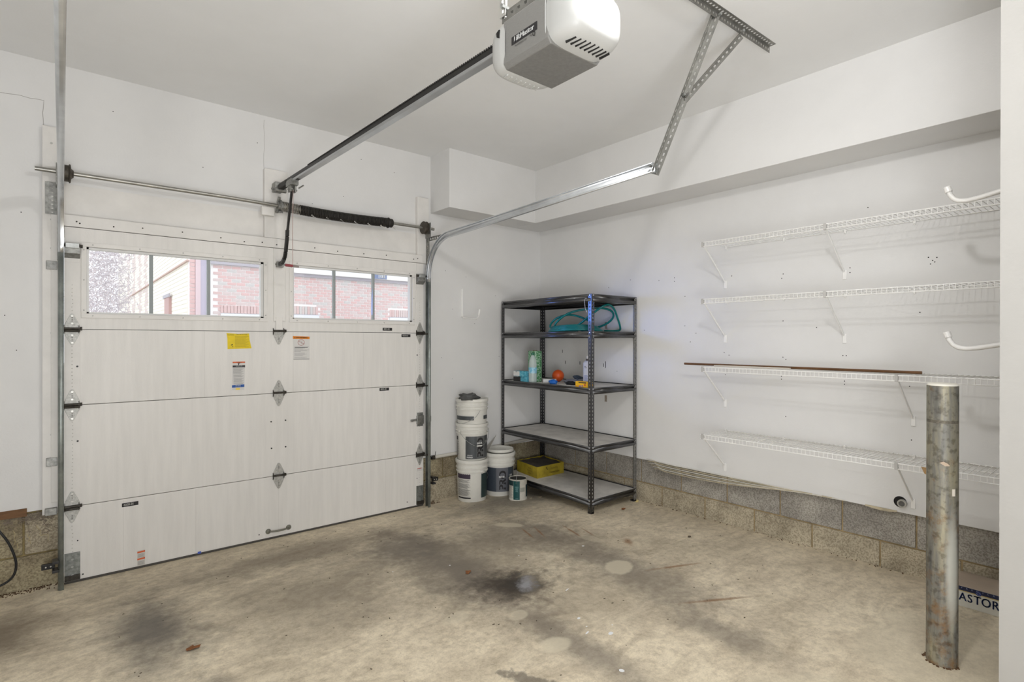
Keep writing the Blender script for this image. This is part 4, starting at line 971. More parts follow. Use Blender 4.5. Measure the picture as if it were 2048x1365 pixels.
tx = MB(); tx.box(3.3235, 3.3245, 3.105, 3.130, z3+.006, z3+.018); tx.box(3.3235, 3.3245, 3.085, 3.098, z3+.008, z3+.022); tx.build('printed_picture', mat('print_mauve', (150, 120, 168), .6), T)
tx = MB(); tx.box(3.3233, 3.3245, 3.055, 3.072, z3+.016, z3+.034); tx.box(3.3233, 3.3245, 3.135, 3.17, z3+.012, z3+.015); tx.build('printed_badge', mat('print_orange_red', (206, 96, 40), .6), T)

# big yellow carton on the lowest tier
z5 = .158
T = thing('carton', 'worn yellow open carton on the lowest tier of the rack', 'box', (3.62, 3.95, z5))
cb = mat('carton_worn_yellow', (172, 152, 44), .6, var=.3, scale=9)
Cb = Vector((3.44, 3.775, z5)); ux = Vector((.36, .006, 0)); uy = Vector((.05, .35, 0)); hh = .108
m = MB()
def wall_(a, b):
    a = Vector(a); b = Vector(b); d = (b-a).normalized(); n_ = Vector((d.y, -d.x, 0))*-.003
    m.add([a, b, b+n_, a+n_, a+Vector((0, 0, hh)), b+Vector((0, 0, hh)), b+n_+Vector((0, 0, hh)), a+n_+Vector((0, 0, hh))], [(0, 1, 5, 4), (1, 2, 6, 5), (2, 3, 7, 6), (3, 0, 4, 7), (4, 5, 6, 7)])
c0, c1, c2, c3 = Cb, Cb+ux, Cb+ux+uy, Cb+uy
for a, b in ((c0, c1), (c1, c2), (c2, c3), (c3, c0)): wall_(a, b)
m.build('carton_wall', cb, T)
m = MB(); n_ = 14
for i in range(n_+1):
    for j in range(n_+1):
        p = Cb+ux*(.012+.976*i/n_)+uy*(.012+.976*j/n_); m.v.append(Vector((p.x, p.y, z5+hh-.008+.012*noise.noise(Vector((i*.45, j*.45, 3)))+.006*noise.noise(Vector((i*1.3, j*1.3, 8))))))
for i in range(n_):
    for j in range(n_): a = i*(n_+1)+j; m.f.append((a, a+n_+1, a+n_+2, a+1))
m.build('carton_top', mat('dusty_grey_top', (84, 78, 72), .8, var=.25, scale=16), T, smooth=True)
tx = MB(); u_ = ux.normalized(); w_ = Vector((-uy.normalized().x, -uy.normalized().y, 0))
tx.cyl((3.56, 3.776, z5+.085), (3.56, 3.772, z5+.085), .007, 8); tx.cyl((3.573, 3.776, z5+.070), (3.573, 3.772, z5+.070), .006, 8)
text(tx, 'CLEAN FILL', .022, (3.665, 3.772, z5+.072), tuple(u_), UZ, .9); tx.box(3.60, 3.73, 3.770, 3.774, z5+.036, z5+.039); tx.box(3.62, 3.73, 3.770, 3.774, z5+.028, z5+.030)
for i in range(3): text(tx, ('PAPER', 'MASKING', 'SHEET')[i], .019, (c3+(c0-c3)*.66+Vector((-.003, 0, .075-.024*i)))[:], tuple(w_), UZ, 1.0)
tx.build('printed_text', mat('print_brown', (96, 80, 26), .7), T)

# ---------------------------------------------------------------- buckets
bkt = mat('bucket_white', (226, 224, 216), .42, var=.05, scale=12)
def bucket(c, z0, h, lid, label):
    T = thing('paint_bucket', label, 'bucket', (c[0], c[1], z0), 'white paint buckets by the rack')
    s = h/.365
    prof = [(0, .0), (.125, .0), (.130, .006), (.137, .24*s), (.1385, .262*s), (.147, .264*s), (.147, .272*s), (.140, .274*s), (.140, .292*s), (.148, .294*s), (.148, .306*s), (.1415, .308*s), (.142, .335*s), (.150, .338*s), (.150, h)]
    if lid: prof += [(.149, h+.004), (.140, h+.006), (.137, h-.003), (0, h-.003)]
    else: prof += [(.140, h), (.137, h-.01), (.128, h-.18)]
    sharp(MB().lathe(prof, (c[0], c[1], z0), 44).build('bucket_shell', bkt, T), 40)
    if lid:
        LD = MB().lathe([(.151, h-.022), (.153, h-.020), (.153, h), (.150, h+.004)], (c[0], c[1], z0), 44).build('lid_rim', bkt, T, smooth=True)
    return T
ca = (2.908, 4.080)
va = math.atan2(-ca[1], -ca[0])
dk = mat('label_charcoal', (70, 74, 76), .45, var=.1, scale=30); dk2 = mat('label_slate', (58, 66, 76), .45, var=.08, scale=20); dgreen = mat('label_dark_green', (46, 62, 62), .45); pur = mat('label_purple', (66, 56, 72), .45); band = mat('label_band_grey', (96, 98, 104), .5)
B1 = bucket(ca, fz(4.08), .372, True, 'bottom white paint bucket of the stack, lidded, with a list of printed text')
q = MB(); patch(q, ca, .1375, va-1.15, va-.10, .215, .258, 12); q.build('label_stripe', pur, B1)
q = MB(); patch(q, ca, .1375, va+.66, va+1.45, .040, .262, 10); q.build('front_label', dgreen, B1)
q = MB()
for i in range(24):
    if i in (5, 13): continue
    patch(q, ca, .1372, va-1.12, va-.10-.25*((i*7) % 5)/5, .205-i*.0062, .2075-i*.0062, 6)
q.build('printed_line', mat('print_mid_grey', (104, 102, 100), .6), B1, kind='stuff')
q = MB(); patch(q, ca, .1340, va-1.1, va-.08, .036, .048, 8); q.build('label_foot', blk, B1)
def bail(parent, c, z, r, a0, a1, drop, handle=True, nm=True):
    pts = []
    for i in range(17):
        t = i/16; a = a0+(a1-a0)*t; pts.append((c[0]+(r+.006)*math.cos(a), c[1]+(r+.006)*math.sin(a), z-drop*math.sin(PI*t)))
    o = MB().tube(pts, .0017, 6).build('wire_bail', galv, parent, smooth=True)
    if handle:
        MB().tube([Vector(pts[7])*1.0, Vector(pts[9])], .006, 8).build('bail_grip', white_pl, parent, smooth=True)
    for p in (pts[0], pts[-1]): MB().lathe([(0, .008), (.008, .006), (.010, 0)], p, 12, axis=(p[0]-c[0], p[1]-c[1], 0)).build('bail_lug', bkt, parent, smooth=True)
q = MB().tube([(2.935+.0, 3.935, .285), (2.985, 3.945, .255), (3.022, 3.985, .215), (3.030, 4.02, .165), (3.028, 4.03, .155)], .0017, 6); q.build('wire_bail', galv, B1, smooth=True)
B2 = bucket(ca, fz(4.08)+.374, .330, False, 'middle white paint bucket of the stack with a grey label')
zb_ = fz(4.08)+.374
q = MB(); patch(q, ca, .1400, va-.42, va+1.4, zb_+.020, zb_+.222, 16); FL = q.build('front_label', dk, B2)
q = MB(); patch(q, ca, .1404, va+.30, va+.92, zb_+.020, zb_+.222, 8); q.build('label_band', mat('label_band_mid', (100, 102, 102), .5), FL)
q = MB(); text_cyl(q, 'PRO', .092, ca, .1412, va+.60, zb_+.121, .98, rot=True, bold=.0055); q.build('brand_lettering', blk, FL)
q = MB(); text_cyl(q, 'BEHR', .024, ca, .1418, va+.52, zb_+.158, .95, bold=.0008); text_cyl(q, '1300', .024, ca, .1418, va+1.10, zb_+.168, .9); text_cyl(q, 'CEILING', .015, ca, .1418, va-.14, zb_+.052, .9); text_cyl(q, 'PRIMER', .019, ca, .1418, va-.14, zb_+.034, .9, bold=.0005); q.build('printed_text', wti, FL)
q = MB(); patch(q, ca, .1402, va-1.4, va-1.12, zb_+.18, zb_+.215, 4)
for i in range(12): patch(q, ca, .1402, va-1.38, va-1.05-.05*(i % 2), zb_+.165-i*.011, zb_+.170-i*.011, 4)
q.build('printed_line', blk, B2, kind='stuff')
bail(B2, ca, zb_+.265, .148, va-.85, va+1.75, .130)
B3 = bucket(ca, fz(4.08)+.576, .352, False, 'topmost white paint bucket of the stack, open, with the rag on it')
zc_ = fz(4.08)+.576
q = MB(); patch(q, ca, .1418, va-1.25, va+.12, zc_+.165, zc_+.200, 12); q.build('label_stripe', dk, B3); q = MB(); patch(q, ca, .1418, va+.82, va+1.3, zc_+.170, zc_+.203, 6); q.build('label_stripe', dk, B3)
q = MB().tube([(c_[0], c_[1], c_[2]) for c_ in [(ca[0]+.146*math.cos(va-.7), ca[1]+.146*math.sin(va-.7), zc_+.130), (ca[0]+.152*math.cos(va-.2), ca[1]+.152*math.sin(va-.2), zc_+.155), (ca[0]+.155*math.cos(va+.25), ca[1]+.155*math.sin(va+.25), zc_+.20), (ca[0]+.152*math.cos(va+.5), ca[1]+.152*math.sin(va+.5), zc_+.25)]], .0016, 6)
q.build('wire_bail', galv, B3, smooth=True)
RG = crumple('rag', (2.835, 4.025, zc_+.347), .088, mat('grey_rag', (92, 92, 90), .95, var=.2, scale=20), 'grey crumpled rag draped on the topmost bucket', 'rag', 14, (1.05, .85, .40), .42)
cb2 = (3.220, 4.066); vb = math.atan2(-cb2[1], -cb2[0])
B4 = bucket(cb2, fz(4.07), .395, True, 'white paint bucket with a slate label between the stack and the can')
q = MB(); patch(q, cb2, .1390, vb-1.35, vb+1.25, .050, .272, 20); FL = q.build('front_label', dk2, B4)
q = MB(); patch(q, cb2, .1394, vb-.22, vb+.62, .050, .272, 10); q.build('label_band', band, FL)
q = MB(); text_cyl(q, 'PRO', .094, cb2, .1402, vb+.24, .156, .98, rot=True, bold=.0055); q.build('brand_lettering', blk, FL)
q = MB(); text_cyl(q, 'BEHR', .025, cb2, .1408, vb+.16, .188, .95, bold=.0008); text_cyl(q, '1300', .028, cb2, .1408, vb+.82, .196, .75, bold=.0005); q.build('printed_text', wti, FL)
# spare lids on that bucket
T = thing('bucket_lid', 'white round bucket lid lying on the lidded bucket beside the stack', 'lid', (cb2[0], cb2[1], .405))
MB().lathe([(0, .012), (.045, .012), (.052, .018), (.060, .018), (.064, .010), (.100, .014), (.118, .030), (.126, .030), (.128, .006), (.110, .0)], (3.226, 4.062, fz(4.07)+.401), 40).build('lid_disc', bkt, T, smooth=True)
m = MB(); m.add([(3.090, 4.06, .44), (3.285, 4.20, .53), (3.245, 4.225, .47), (3.10, 4.16, .415)], [(0, 1, 2, 3)])
tag(m.build('plastic_sheet', mat('cloudy_plastic', (190, 186, 176), .4), org=(3.17, 4.15, .45), solid=.004), 'cloudy plastic tray leaning behind the lidded bucket', 'tray')
# gallon can
cc = (3.205, 3.775); vc = math.atan2(-cc[1], -cc[0]); z0 = fz(3.775)
T = thing('paint_can', 'small teal and white gallon paint can in front of the rack', 'can', (cc[0], cc[1], z0))
sharp(MB().lathe([(0, .0), (.082, 0), (.085, .003), (.083, .007), (.083, .184), (.085, .187), (.085, .192), (.080, .192), (.076, .186), (0, .186)], (cc[0], cc[1], z0), 36).build('can_body', mat('can_white', (206, 202, 190), .4, var=.12, scale=25), T), 40)
MB().lathe([(0, 0), (.075, 0), (.075, .002)], (cc[0], cc[1], z0+.1865), 30).build('lid_disc', mat('dried_paint_black', (34, 36, 36), .4, var=.3), T)
dteal = mat('label_teal', (16, 74, 74), .45)
q = MB(); patch(q, cc, .0836, vc-.52, vc+.20, z0+.012, z0+.180, 10); FL = q.build('front_label', dteal, T)
q = MB(); patch(q, cc, .0836, vc-1.35, vc-.54, z0+.135, z0+.180, 6); patch(q, cc, .0836, vc+1.0, vc+1.5, z0+.03, z0+.14, 6); q.build('side_label', mat('label_dark_teal', (22, 52, 56), .45), T)
q = MB(); patch(q, cc, .0837, vc+.24, vc+.80, z0+.082, z0+.12, 6); q.build('grey_label', mat('label_stone', (160, 160, 150), .5), T)
q = MB()
for i in range(6): text_cyl(q, ('PREMIUM', 'INTERIOR', 'SATIN', 'ENAMEL', 'LOW', 'LUSTRE')[i], .0095, cc, .0842, vc-.15, z0+.128-i*.0085, .8)
text_cyl(q, 'PAINT', .010, cc, .0842, vc-.12, z0+.022, .9); q.build('printed_text', mat('print_pale_teal', (130, 176, 176), .6), FL)
q = MB()
for i in range(14): patch(q, cc, .0838, vc-1.3, vc-.60-.05*(i % 3), z0+.126-i*.008, z0+.1285-i*.008, 4)
q.build('printed_line', mat('print_mid_grey', (104, 102, 100)), T, kind='stuff')
MB().tube(smooth_path([(cc[0]+.087*math.cos(vc-.2), cc[1]+.087*math.sin(vc-.2), z0+.155), (cc[0]+.088*math.cos(vc-.16), cc[1]+.088*math.sin(vc-.16), z0+.20), (cc[0]+.06*math.cos(vc-.1), cc[1]+.06*math.sin(vc-.1), z0+.25), (cc[0]+.05*math.cos(vc), cc[1]+.05*math.sin(vc), z0+.262)], 4), .0018, 6).build('wire_bail', galv, T, smooth=True)
# floor scraps
def scrap(name, x, y, r, m, label, cat, seed, h_=.006, group=None):
    random.seed(seed); mb = MB(); n = 9; z = fz(y)+.001; ring = []
    for k in range(n):
        a = 2*PI*k/n; rr = r*random.uniform(.45, 1.15); ring.append((x+rr*math.cos(a), y+rr*.7*math.sin(a), z+random.uniform(0, h_)))
    mb.v = [Vector((x, y, z+h_))] + [Vector(q) for q in ring]; mb.f = [(0, 1+k, 1+(k+1) % n) for k in range(n)]
    return tag(mb.build(name, m, org=(x, y, z), solid=.0012), label, cat, group)
leaf_m = mat('dry_leaf', (126, 78, 40), .8, var=.3, scale=80)
scrap('dry_leaf', 1.897, 2.696, .028, leaf_m, 'brown dry leaf beside the oil spot', 'leaf', 1, .012)
scrap('dry_leaf', .459, 2.83, .030, leaf_m, 'brown dry leaf on the floor at the lower left', 'leaf', 2, .010)
scrap('dry_leaf', 3.465, 2.184, .020, mat('dark_leaf', (92, 82, 66), .8), 'small dark leaf scrap on the floor near the block wall', 'leaf', 3, .006)
scrap('dry_leaf', 3.60, 2.88, .022, leaf_m, 'brown leaf under the front edge of the rack', 'leaf', 4, .014)
scrap('paper_scrap', 3.86, 2.94, .022, mat('yellow_scrap', (210, 190, 130), .7), 'pale yellow scrap at the right foot of the rack', 'scrap', 5, .014)
scrap('paint_peel', 3.37, 3.66, .032, mat('cream_peel', (204, 188, 160), .7), 'cream paint peel on the floor right of the can', 'scrap', 6, .006)
scrap('paint_peel', 3.29, 3.69, .018, mat('cream_peel', (204, 188, 160)), 'tiny cream paint peel touching the small can', 'scrap', 8, .004)
db = MB(); random.seed(5)
for i in range(150):
    x = random.uniform(.2, 3.7); y = random.uniform(1.2, 4.1); r = random.uniform(.002, .006); z = fz(y); a = random.uniform(0, 6)
    if x/y > 1.75*2: continue
    db.bar((x, y, z+.001), (x+r*2*math.cos(a), y+r*2*math.sin(a), z+.001), r*.8, .002)
tag(db.build('floor_debris', mat('debris', (84, 74, 60), .9), org=(0, 0, 0)), 'scattered dark crumbs of dirt all over the concrete floor', 'debris', kind='stuff')
db = MB()
for i in range(60):
    y = random.uniform(.95, 2.95); x = 3.925-abs(random.gauss(0, .012)); r = random.uniform(.003, .007); db.bar((x, y, fz(y)+.002), (x-.003, y+r, fz(y)+.002), r, .004)
for i in range(26):
    x = random.uniform(2.50, 2.62); y = random.uniform(4.17, 4.24); db.bar((x, y, fz(y)+.002), (x+.008, y+random.uniform(-.01, .01), fz(y)+.004), .006, .005)
for i in range(160):
    x = random.uniform(-.30, .02); y = 4.245-abs(random.gauss(0, .03)); r = random.uniform(.002, .006); db.bar((x, y, fz(y)+.002), (x+r, y+random.uniform(-r, r), fz(y)+.002), r, .004)
tag(db.build('wall_foot_dirt', mat('brown_dirt', (88, 66, 44), .95), org=(3, 3, 0)), 'brown dirt crumbs gathered where the block walls meet the floor', 'dirt', kind='stuff')

# ---------------------------------------------------------------- pipe, sensors, cable, exposed wood at left
T = thing('wall_pipe', 'white plastic pipe running along the top of the blocks behind the buckets', 'pipe', (3.1, 4.225, .405))
MB().tube([(2.585, 4.225, .402), (3.30, 4.225, .412), (3.80, 4.22, .44)], .0155, 12).build('pipe', mat('pvc_white', (206, 202, 192), .5, var=.08), T, smooth=True)
MB().lathe([(.012, 0), (.019, 0), (.020, .03), (.014, .032)], (2.565, 4.225, .401), 14, axis=(1, 0, 0)).tube([(2.60, 4.22, .415), (2.603, 4.215, .455)], .0025, 6).build('pipe_fitting', dark_metal, T)
def sensor(x, s, z, label):
    T = thing('safety_sensor', label, 'sensor', (x, 4.12, z))
    MB().box(min(x, x+s*.06), max(x, x+s*.06), 4.125, 4.145, z-.018, z+.014).build('sensor_body', black_pl, T, bevel=.003)
    MB().box(min(x-s*.02, x+s*.012), max(x-s*.02, x+s*.012), 4.085, 4.15, z+.016, z+.032).build('sensor_bracket', black_m, T, bevel=.002)
    MB().box(min(x-s*.02, x+s*.012), max(x-s*.02, x+s*.012), 4.085, 4.15, z-.034, z-.020).build('sensor_bracket', black_m, T, bevel=.002)
    m = MB()
    for dx in (.018, .04): m.cyl((x+s*dx, 4.125, z-.002), (x+s*dx, 4.121, z-.002), .004, 8)
    m.build('sensor_lens', mat('lens_bright', (210, 206, 196), .2), T)
sensor(-.030, -1, .148, 'black safety sensor on the left door track near the floor')
sensor(2.515, 1, .232, 'black safety sensor on the right door track near the floor')
MB()
tag(MB().tube(smooth_path([(-.45, 4.13, .62), (-.33, 4.12, .50), (-.262, 4.10, .402), (-.222, 4.10, .32), (-.196, 4.10, .22), (-.204, 4.10, .15), (-.24, 4.10, .112), (-.30, 4.10, .10), (-.42, 4.12, .11)], 5), .0062, 8).build('black_cable', black_pl, org=(-.2, 4.1, .1), smooth=True), 'black cable looping down the block wall at the left edge', 'cable')
MB().box(-.6, -.155, 4.235, 4.262, .432, .478).build('sill_plate', mat('bare_wood', (116, 82, 50), .7, var=.3, scale=12, stretch=(.6, 6, 6)), WF)
cw = MB(); random.seed(11)
for i in range(90):
    x = random.uniform(-.26, -.02); z = random.choice((random.gauss(.425, .012), random.gauss(.36, .04))) if i % 3 else random.gauss(.43, .01)
    p = [Vector((x, 4.243, z))]
    for k in range(5): p.append(p[-1]+Vector((random.uniform(-.016, .016), random.uniform(-.003, .003), random.uniform(-.014, .010))))
    for q_ in p: q_.y = min(max(q_.y, 4.232), 4.249)
    cw.tube(p, random.uniform(.0007, .002), 4)
tag(cw.build('cobweb', mat('cobweb_grey', (138, 126, 112), .95), org=(-.15, 4.24, .4)), 'grey cobwebs and lint under the drywall edge left of the door', 'cobweb', kind='stuff')
ro = MB()
for (x, z) in ((-.215, .36), (-.155, .33), (-.115, .37)):
    p = [Vector((x, 4.24, z))]
    for k in range(9): p.append(p[-1]+Vector((random.uniform(-.004, .016), 0, random.uniform(-.028, .008))))
    ro.tube(smooth_path(p, 2), .0014, 4)
tag(ro.build('root_strand', mat('pale_root', (186, 170, 130), .9), org=(-.15, 4.24, .3)), 'pale thin root strands hanging on the blocks left of the door', 'strand', kind='stuff')

# ---------------------------------------------------------------- steel bollard
bm_ = bpy.data.materials.new('rusty_galvanized'); bm_.use_nodes = True; nt = bm_.node_tree; b = nt.nodes['Principled BSDF']; L = nt.links.new
tc = nt.nodes.new('ShaderNodeTexCoord'); mp = nt.nodes.new('ShaderNodeMapping'); mp.inputs['Scale'].default_value = (14, 14, 1.6); L(tc.outputs['Object'], mp.inputs[0])
n1 = nt.nodes.new('ShaderNodeTexNoise'); n1.inputs['Scale'].default_value = 1.4; n1.inputs['Detail'].default_value = 9; n1.inputs['Roughness'].default_value = .7; L(mp.outputs[0], n1.inputs['Vector'])
r1 = nt.nodes.new('ShaderNodeValToRGB'); e = r1.color_ramp.elements; e[0].position = .30; e[0].color = lin((86, 86, 84)); e[1].position = .66; e[1].color = lin((160, 153, 128)); e.new(.46).color = lin((122, 120, 112)); L(n1.outputs['Fac'], r1.inputs[0])
n2 = nt.nodes.new('ShaderNodeTexNoise'); n2.inputs['Scale'].default_value = 9; n2.inputs['Detail'].default_value = 8; n2.inputs['Roughness'].default_value = .75; L(tc.outputs['Object'], n2.inputs['Vector'])
sx_ = nt.nodes.new('ShaderNodeSeparateXYZ'); L(tc.outputs['Object'], sx_.inputs[0])
rz = nt.nodes.new('ShaderNodeValToRGB'); L(sx_.outputs[2], rz.inputs[0]); e = rz.color_ramp.elements
e[0].position = 0; e[0].color = (.13, .13, .13, 1); e[1].position = 1; e[1].color = (.0, .0, .0, 1)
for p_, v_ in ((.06, .10), (.22, .09), (.34, .09), (.48, .02), (.62, .05), (.8, .0)): e.new(p_).color = (v_, v_, v_, 1)
ad = nt.nodes.new('ShaderNodeMath'); ad.operation = 'ADD'; L(n2.outputs['Fac'], ad.inputs[0]); L(rz.outputs[0], ad.inputs[1])
r2_ = nt.nodes.new('ShaderNodeValToRGB'); e = r2_.color_ramp.elements; e[0].position = .56; e[0].color = (0, 0, 0, 1); e[1].position = .70; e[1].color = (.85, .85, .85, 1); L(ad.outputs[0], r2_.inputs[0])
mx = nt.nodes.new('ShaderNodeMix'); mx.data_type = 'RGBA'; L(r2_.outputs[0], mx.inputs[0]); L(r1.outputs[0], mx.inputs[6]); mx.inputs[7].default_value = lin((126, 94, 56))
n3 = nt.nodes.new('ShaderNodeTexNoise'); n3.inputs['Scale'].default_value = 42; n3.inputs['Detail'].default_value = 5; L(tc.outputs['Object'], n3.inputs['Vector'])
r3 = nt.nodes.new('ShaderNodeValToRGB'); e = r3.color_ramp.elements; e[0].position = .36; e[0].color = (.5, .47, .42, 1); e[1].position = .50; e[1].color = (1, 1, 1, 1); L(n3.outputs['Fac'], r3.inputs[0])
m2 = nt.nodes.new('ShaderNodeMix'); m2.data_type = 'RGBA'; m2.blend_type = 'MULTIPLY'; m2.inputs[0].default_value = .8; L(mx.outputs[2], m2.inputs[6]); L(r3.outputs[0], m2.inputs[7])
# whitish streak, fading at its edges, on the side facing the room
mp2 = nt.nodes.new('ShaderNodeMapping'); mp2.vector_type = 'TEXTURE'; mp2.inputs['Location'].default_value = (-.036, -.046, .42); mp2.inputs['Scale'].default_value = (.036, .030, .30); L(tc.outputs['Object'], mp2.inputs[0])
ln = nt.nodes.new('ShaderNodeVectorMath'); ln.operation = 'LENGTH'; L(mp2.outputs[0], ln.inputs[0])
mr = nt.nodes.new('ShaderNodeMapRange'); mr.interpolation_type = 'SMOOTHSTEP'; mr.inputs['From Min'].default_value = .35; mr.inputs['From Max'].default_value = 1.1; mr.inputs['To Min'].default_value = .85; mr.inputs['To Max'].default_value = 0; L(ln.outputs['Value'], mr.inputs['Value'])
m3 = nt.nodes.new('ShaderNodeMix'); m3.data_type = 'RGBA'; L(mr.outputs[0], m3.inputs[0]); L(m2.outputs[2], m3.inputs[6]); m3.inputs[7].default_value = lin((206, 206, 196))
L(m3.outputs[2], b.inputs['Base Color']); b.inputs['Roughness'].default_value = .5; b.inputs['Metallic'].default_value = .25
bc = (2.978, .6275); br = .0565; bz = .05
T = thing('steel_bollard', 'tall rusty galvanized steel bollard standing at the right', 'post', (bc[0], bc[1], bz))
MB().lathe([(br, -.005), (br, .05), (br, 1.218)], (bc[0], bc[1], bz), 48).build('pipe_column', bm_, T, smooth=True)
MB().lathe([(br-.001, 1.214), (br+.0005, 1.218), (br-.003, 1.226), (0, 1.230)], (bc[0], bc[1], bz), 48).build('concrete_cap', mat('cap_cream', (224, 220, 208), .7), T, smooth=True)
vb_ = math.atan2(-bc[1], -bc[0])
q = MB(); patch(q, bc, br+.0006, vb_-1.3, vb_+1.2, bz+1.055, bz+1.068, 14); q.build('weld_band', mat('weld_band', (104, 98, 86), .7, var=.4, scale=60), T)
q = MB(); ax, ay = bc[0]+(br+.001)*math.cos(vb_+.15), bc[1]+(br+.001)*math.sin(vb_+.15)
q.add([(ax-.004, ay+.018, .935), (ax-.016, ay+.002, .944), (ax-.020, ay-.014, .938), (ax-.012, ay-.020, .928), (ax-.006, ay-.002, .924)], [(0, 1, 2, 3, 4)])
q.build('tape_scrap', mat('masking_tape', (226, 206, 186), .6), T, solid=.001)
q = MB(); patch(q, bc, br+.001, vb_+.62, vb_+.85, .795, .825, 4); q.build('paint_chip', mat('chip_cream', (228, 220, 206), .6), T, solid=.001)
ring = MB(); random.seed(9)
for i in range(40):
    a = random.uniform(0, 2*PI); r = br+random.uniform(.002, .010); x, y = bc[0]+r*math.cos(a), bc[1]+r*math.sin(a); ring.bar((x, y, bz+.002), (x+.006, y+.004, bz+.004), .006, .004)
ring.build('rust_crumb', mat('rust_crumb', (92, 66, 42), .9), T, kind='stuff')

# tile box behind the bollard
T = thing('tile_box', 'flat cardboard box with dark blue lettering on the floor behind the bollard', 'box', (3.8, .62, fz(.6)))
m = MB(); m.box(3.68, 3.922, .425, .80, .052, .160); m.build('box_body', mat('box_cardboard_pink', (188, 172, 154), .75, var=.06, scale=12), T, bevel=.0015)
m = MB().box(3.6785, 3.6798, .425, .80, .053, .159); m.build('box_side', mat('box_side_white', (206, 204, 194), .6), T)
m = MB().box(3.6775, 3.6786, .425, .80, .138, .159); BN = m.build('blue_band', mat('box_navy', (22, 30, 66), .55), T)
MB().box(3.6775, 3.6786, .425, .80, .1335, .138).build('gold_band', mat('box_gold', (186, 166, 104), .55), T)
q = MB(); nx, nz = (0, -1, 0), (0, 0, 1)
for ch, yy_ in zip('FRAMICR', (.690, .670, .649, .627, .605, .585, .562)): text(q, ch, .012, (3.6768, yy_, .1525), nx, nz, .9, bold=.0003)
q.build('printed_text', mat('print_pale_blue', (150, 156, 186), .6), BN)
q = MB()
for ch, yy_, s_ in (('A', .687, .060), ('S', .657, .060), ('T', .627, .062), ('O', .592, .062), ('R', .555, .062)): text(q, ch, s_, (3.6768, yy_, .103), nx, nz, .80, bold=.0010)
q.build('brand_lettering', mat('print_navy', (38, 58, 104), .6), T)
q = MB().lathe([(0, .001), (.011, .001), (.012, 0)], (3.6765, .622, .143), 18, axis=(-1, 0, 0)); q.build('round_emblem', mat('emblem_blue', (40, 56, 110), .6), T)
q = MB(); q.tube([(3.6750, .622+.007*math.cos(a), .143+.007*math.sin(a)) for a in [i*PI/6 for i in range(12)]], .0007, 4, closed=True); q.build('emblem_ring', mat('print_pale_blue', (150, 156, 186)), T)

# ---------------------------------------------------------------- outdoors beyond the door windows
struct(MB().box(-14, 30, 4.45, 45, -.20, -.05).build('ground', mat('driveway', (176, 172, 166), .9, var=.1)))
br_m = [mat('brick_%s' % n, c, .9, var=.06, scale=12) for n, c in (('rose', (222, 194, 192)), ('pale', (220, 204, 202)), ('grey', (212, 208, 206)), ('red', (226, 192, 190)))]
mort_m = mat('white_mortar', (250, 246, 245), .9)
wtrim = mat('house_white_trim', (240, 240, 240), .6)
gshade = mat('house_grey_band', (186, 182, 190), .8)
random.seed(21)
mesh_cache = {}
def brick_obj(parent, x, y, z, w, h, d, mi):
    key = (round(w, 3), round(h, 3), mi)
    if key not in mesh_cache:
        m = MB().box(-w/2, w/2, 0, d, 0, h); me = bpy.data.meshes.new('brick'); me.from_pydata([tuple(v) for v in m.v], [], m.f); me.materials.append(br_m[mi]); mesh_cache[key] = me
    o = bpy.data.objects.new('brick', mesh_cache[key]); C.objects.link(o); o.parent = parent; o.location = Vector((x, y, z))-OFF[parent.name]
# right house
HB = thing('brick_house', 'pale red brick house front with a white fascia seen through the right door window', 'house', (6.7, 15.6, -.05))
MB().box(4.4, 10.2, 15.63, 16.2, -.05, 3.33).build('mortar_wall', mort_m, HB)
MB().box(4.4, 10.2, 15.45, 16.0, 3.325, 3.95).build('fascia', wtrim, HB, bevel=.01)
MB().box(4.4, 10.2, 15.55, 15.66, 3.245, 3.325).build('shadow_strip', gshade, HB)  # grey strip stands in for the shadow under the fascia
MB().box(8.75, 8.86, 15.5, 15.64, -.05, 3.3).build('downspout', mat('lavender_downspout', (206, 208, 226), .5), HB)
wins = [(4.85, 5.72), (7.95, 8.72)]
n_obj = 0; rest = {0: MB(), 1: MB(), 2: MB(), 3: MB()}
zt = 3.24; rowh = .0765; bw_ = .205; cnt = 0
row = 0; z = zt-rowh
while z > 1.95:
    x = 4.62 + (.107 if row % 2 else 0)
    while x < 8.72:
        inwin = any(a-.02 < x+.1 < b+.0 for a, b in wins)
        if not (inwin and z < 2.42):
            mi = random.choice((0, 0, 1, 1, 2, 3))
            if n_obj < 215 and 4.85 < x < 8.6 and z > 2.15:
                brick_obj(HB, x+bw_/2, 15.615, z, bw_-.024, rowh-.018, .05, mi); n_obj += 1
            else: rest[mi].box(x+.012, x+bw_-.012, 15.615, 15.66, z, z+rowh-.018)
        x += bw_
    z -= rowh; row += 1
for i in rest:
    if rest[i].v: rest[i].build('distant_bricks', br_m[i], HB, kind='stuff')
for a, b in wins:
    n = int((b-a)/.0765)
    for i in range(n):
        mi = random.choice((0, 1, 2, 1)); brick_obj(HB, a+.038+i*.0765, 15.61, 2.185, .062, .225, .05, mi)
    MB().box(a, b, 15.60, 15.66, 1.2, 2.17).build('window', mat('house_window_white', (236, 238, 244), .4), HB)
    MB().box(a-.02, b+.02, 15.595, 15.64, 2.168, 2.182).build('lintel', gshade, HB)
for body, x in (('108', 7.50),):
    NP = MB().box(7.36, 7.76, 15.43, 15.452, 3.335, 3.485).build('number_plate', mat('plate_grey_blue', (128, 140, 172), .5), HB)
    q = MB(); text(q, body, .155, (7.575, 15.425, 3.408), UX, UZ, 1.05, bold=.005); q.build('number', wtrim, NP)
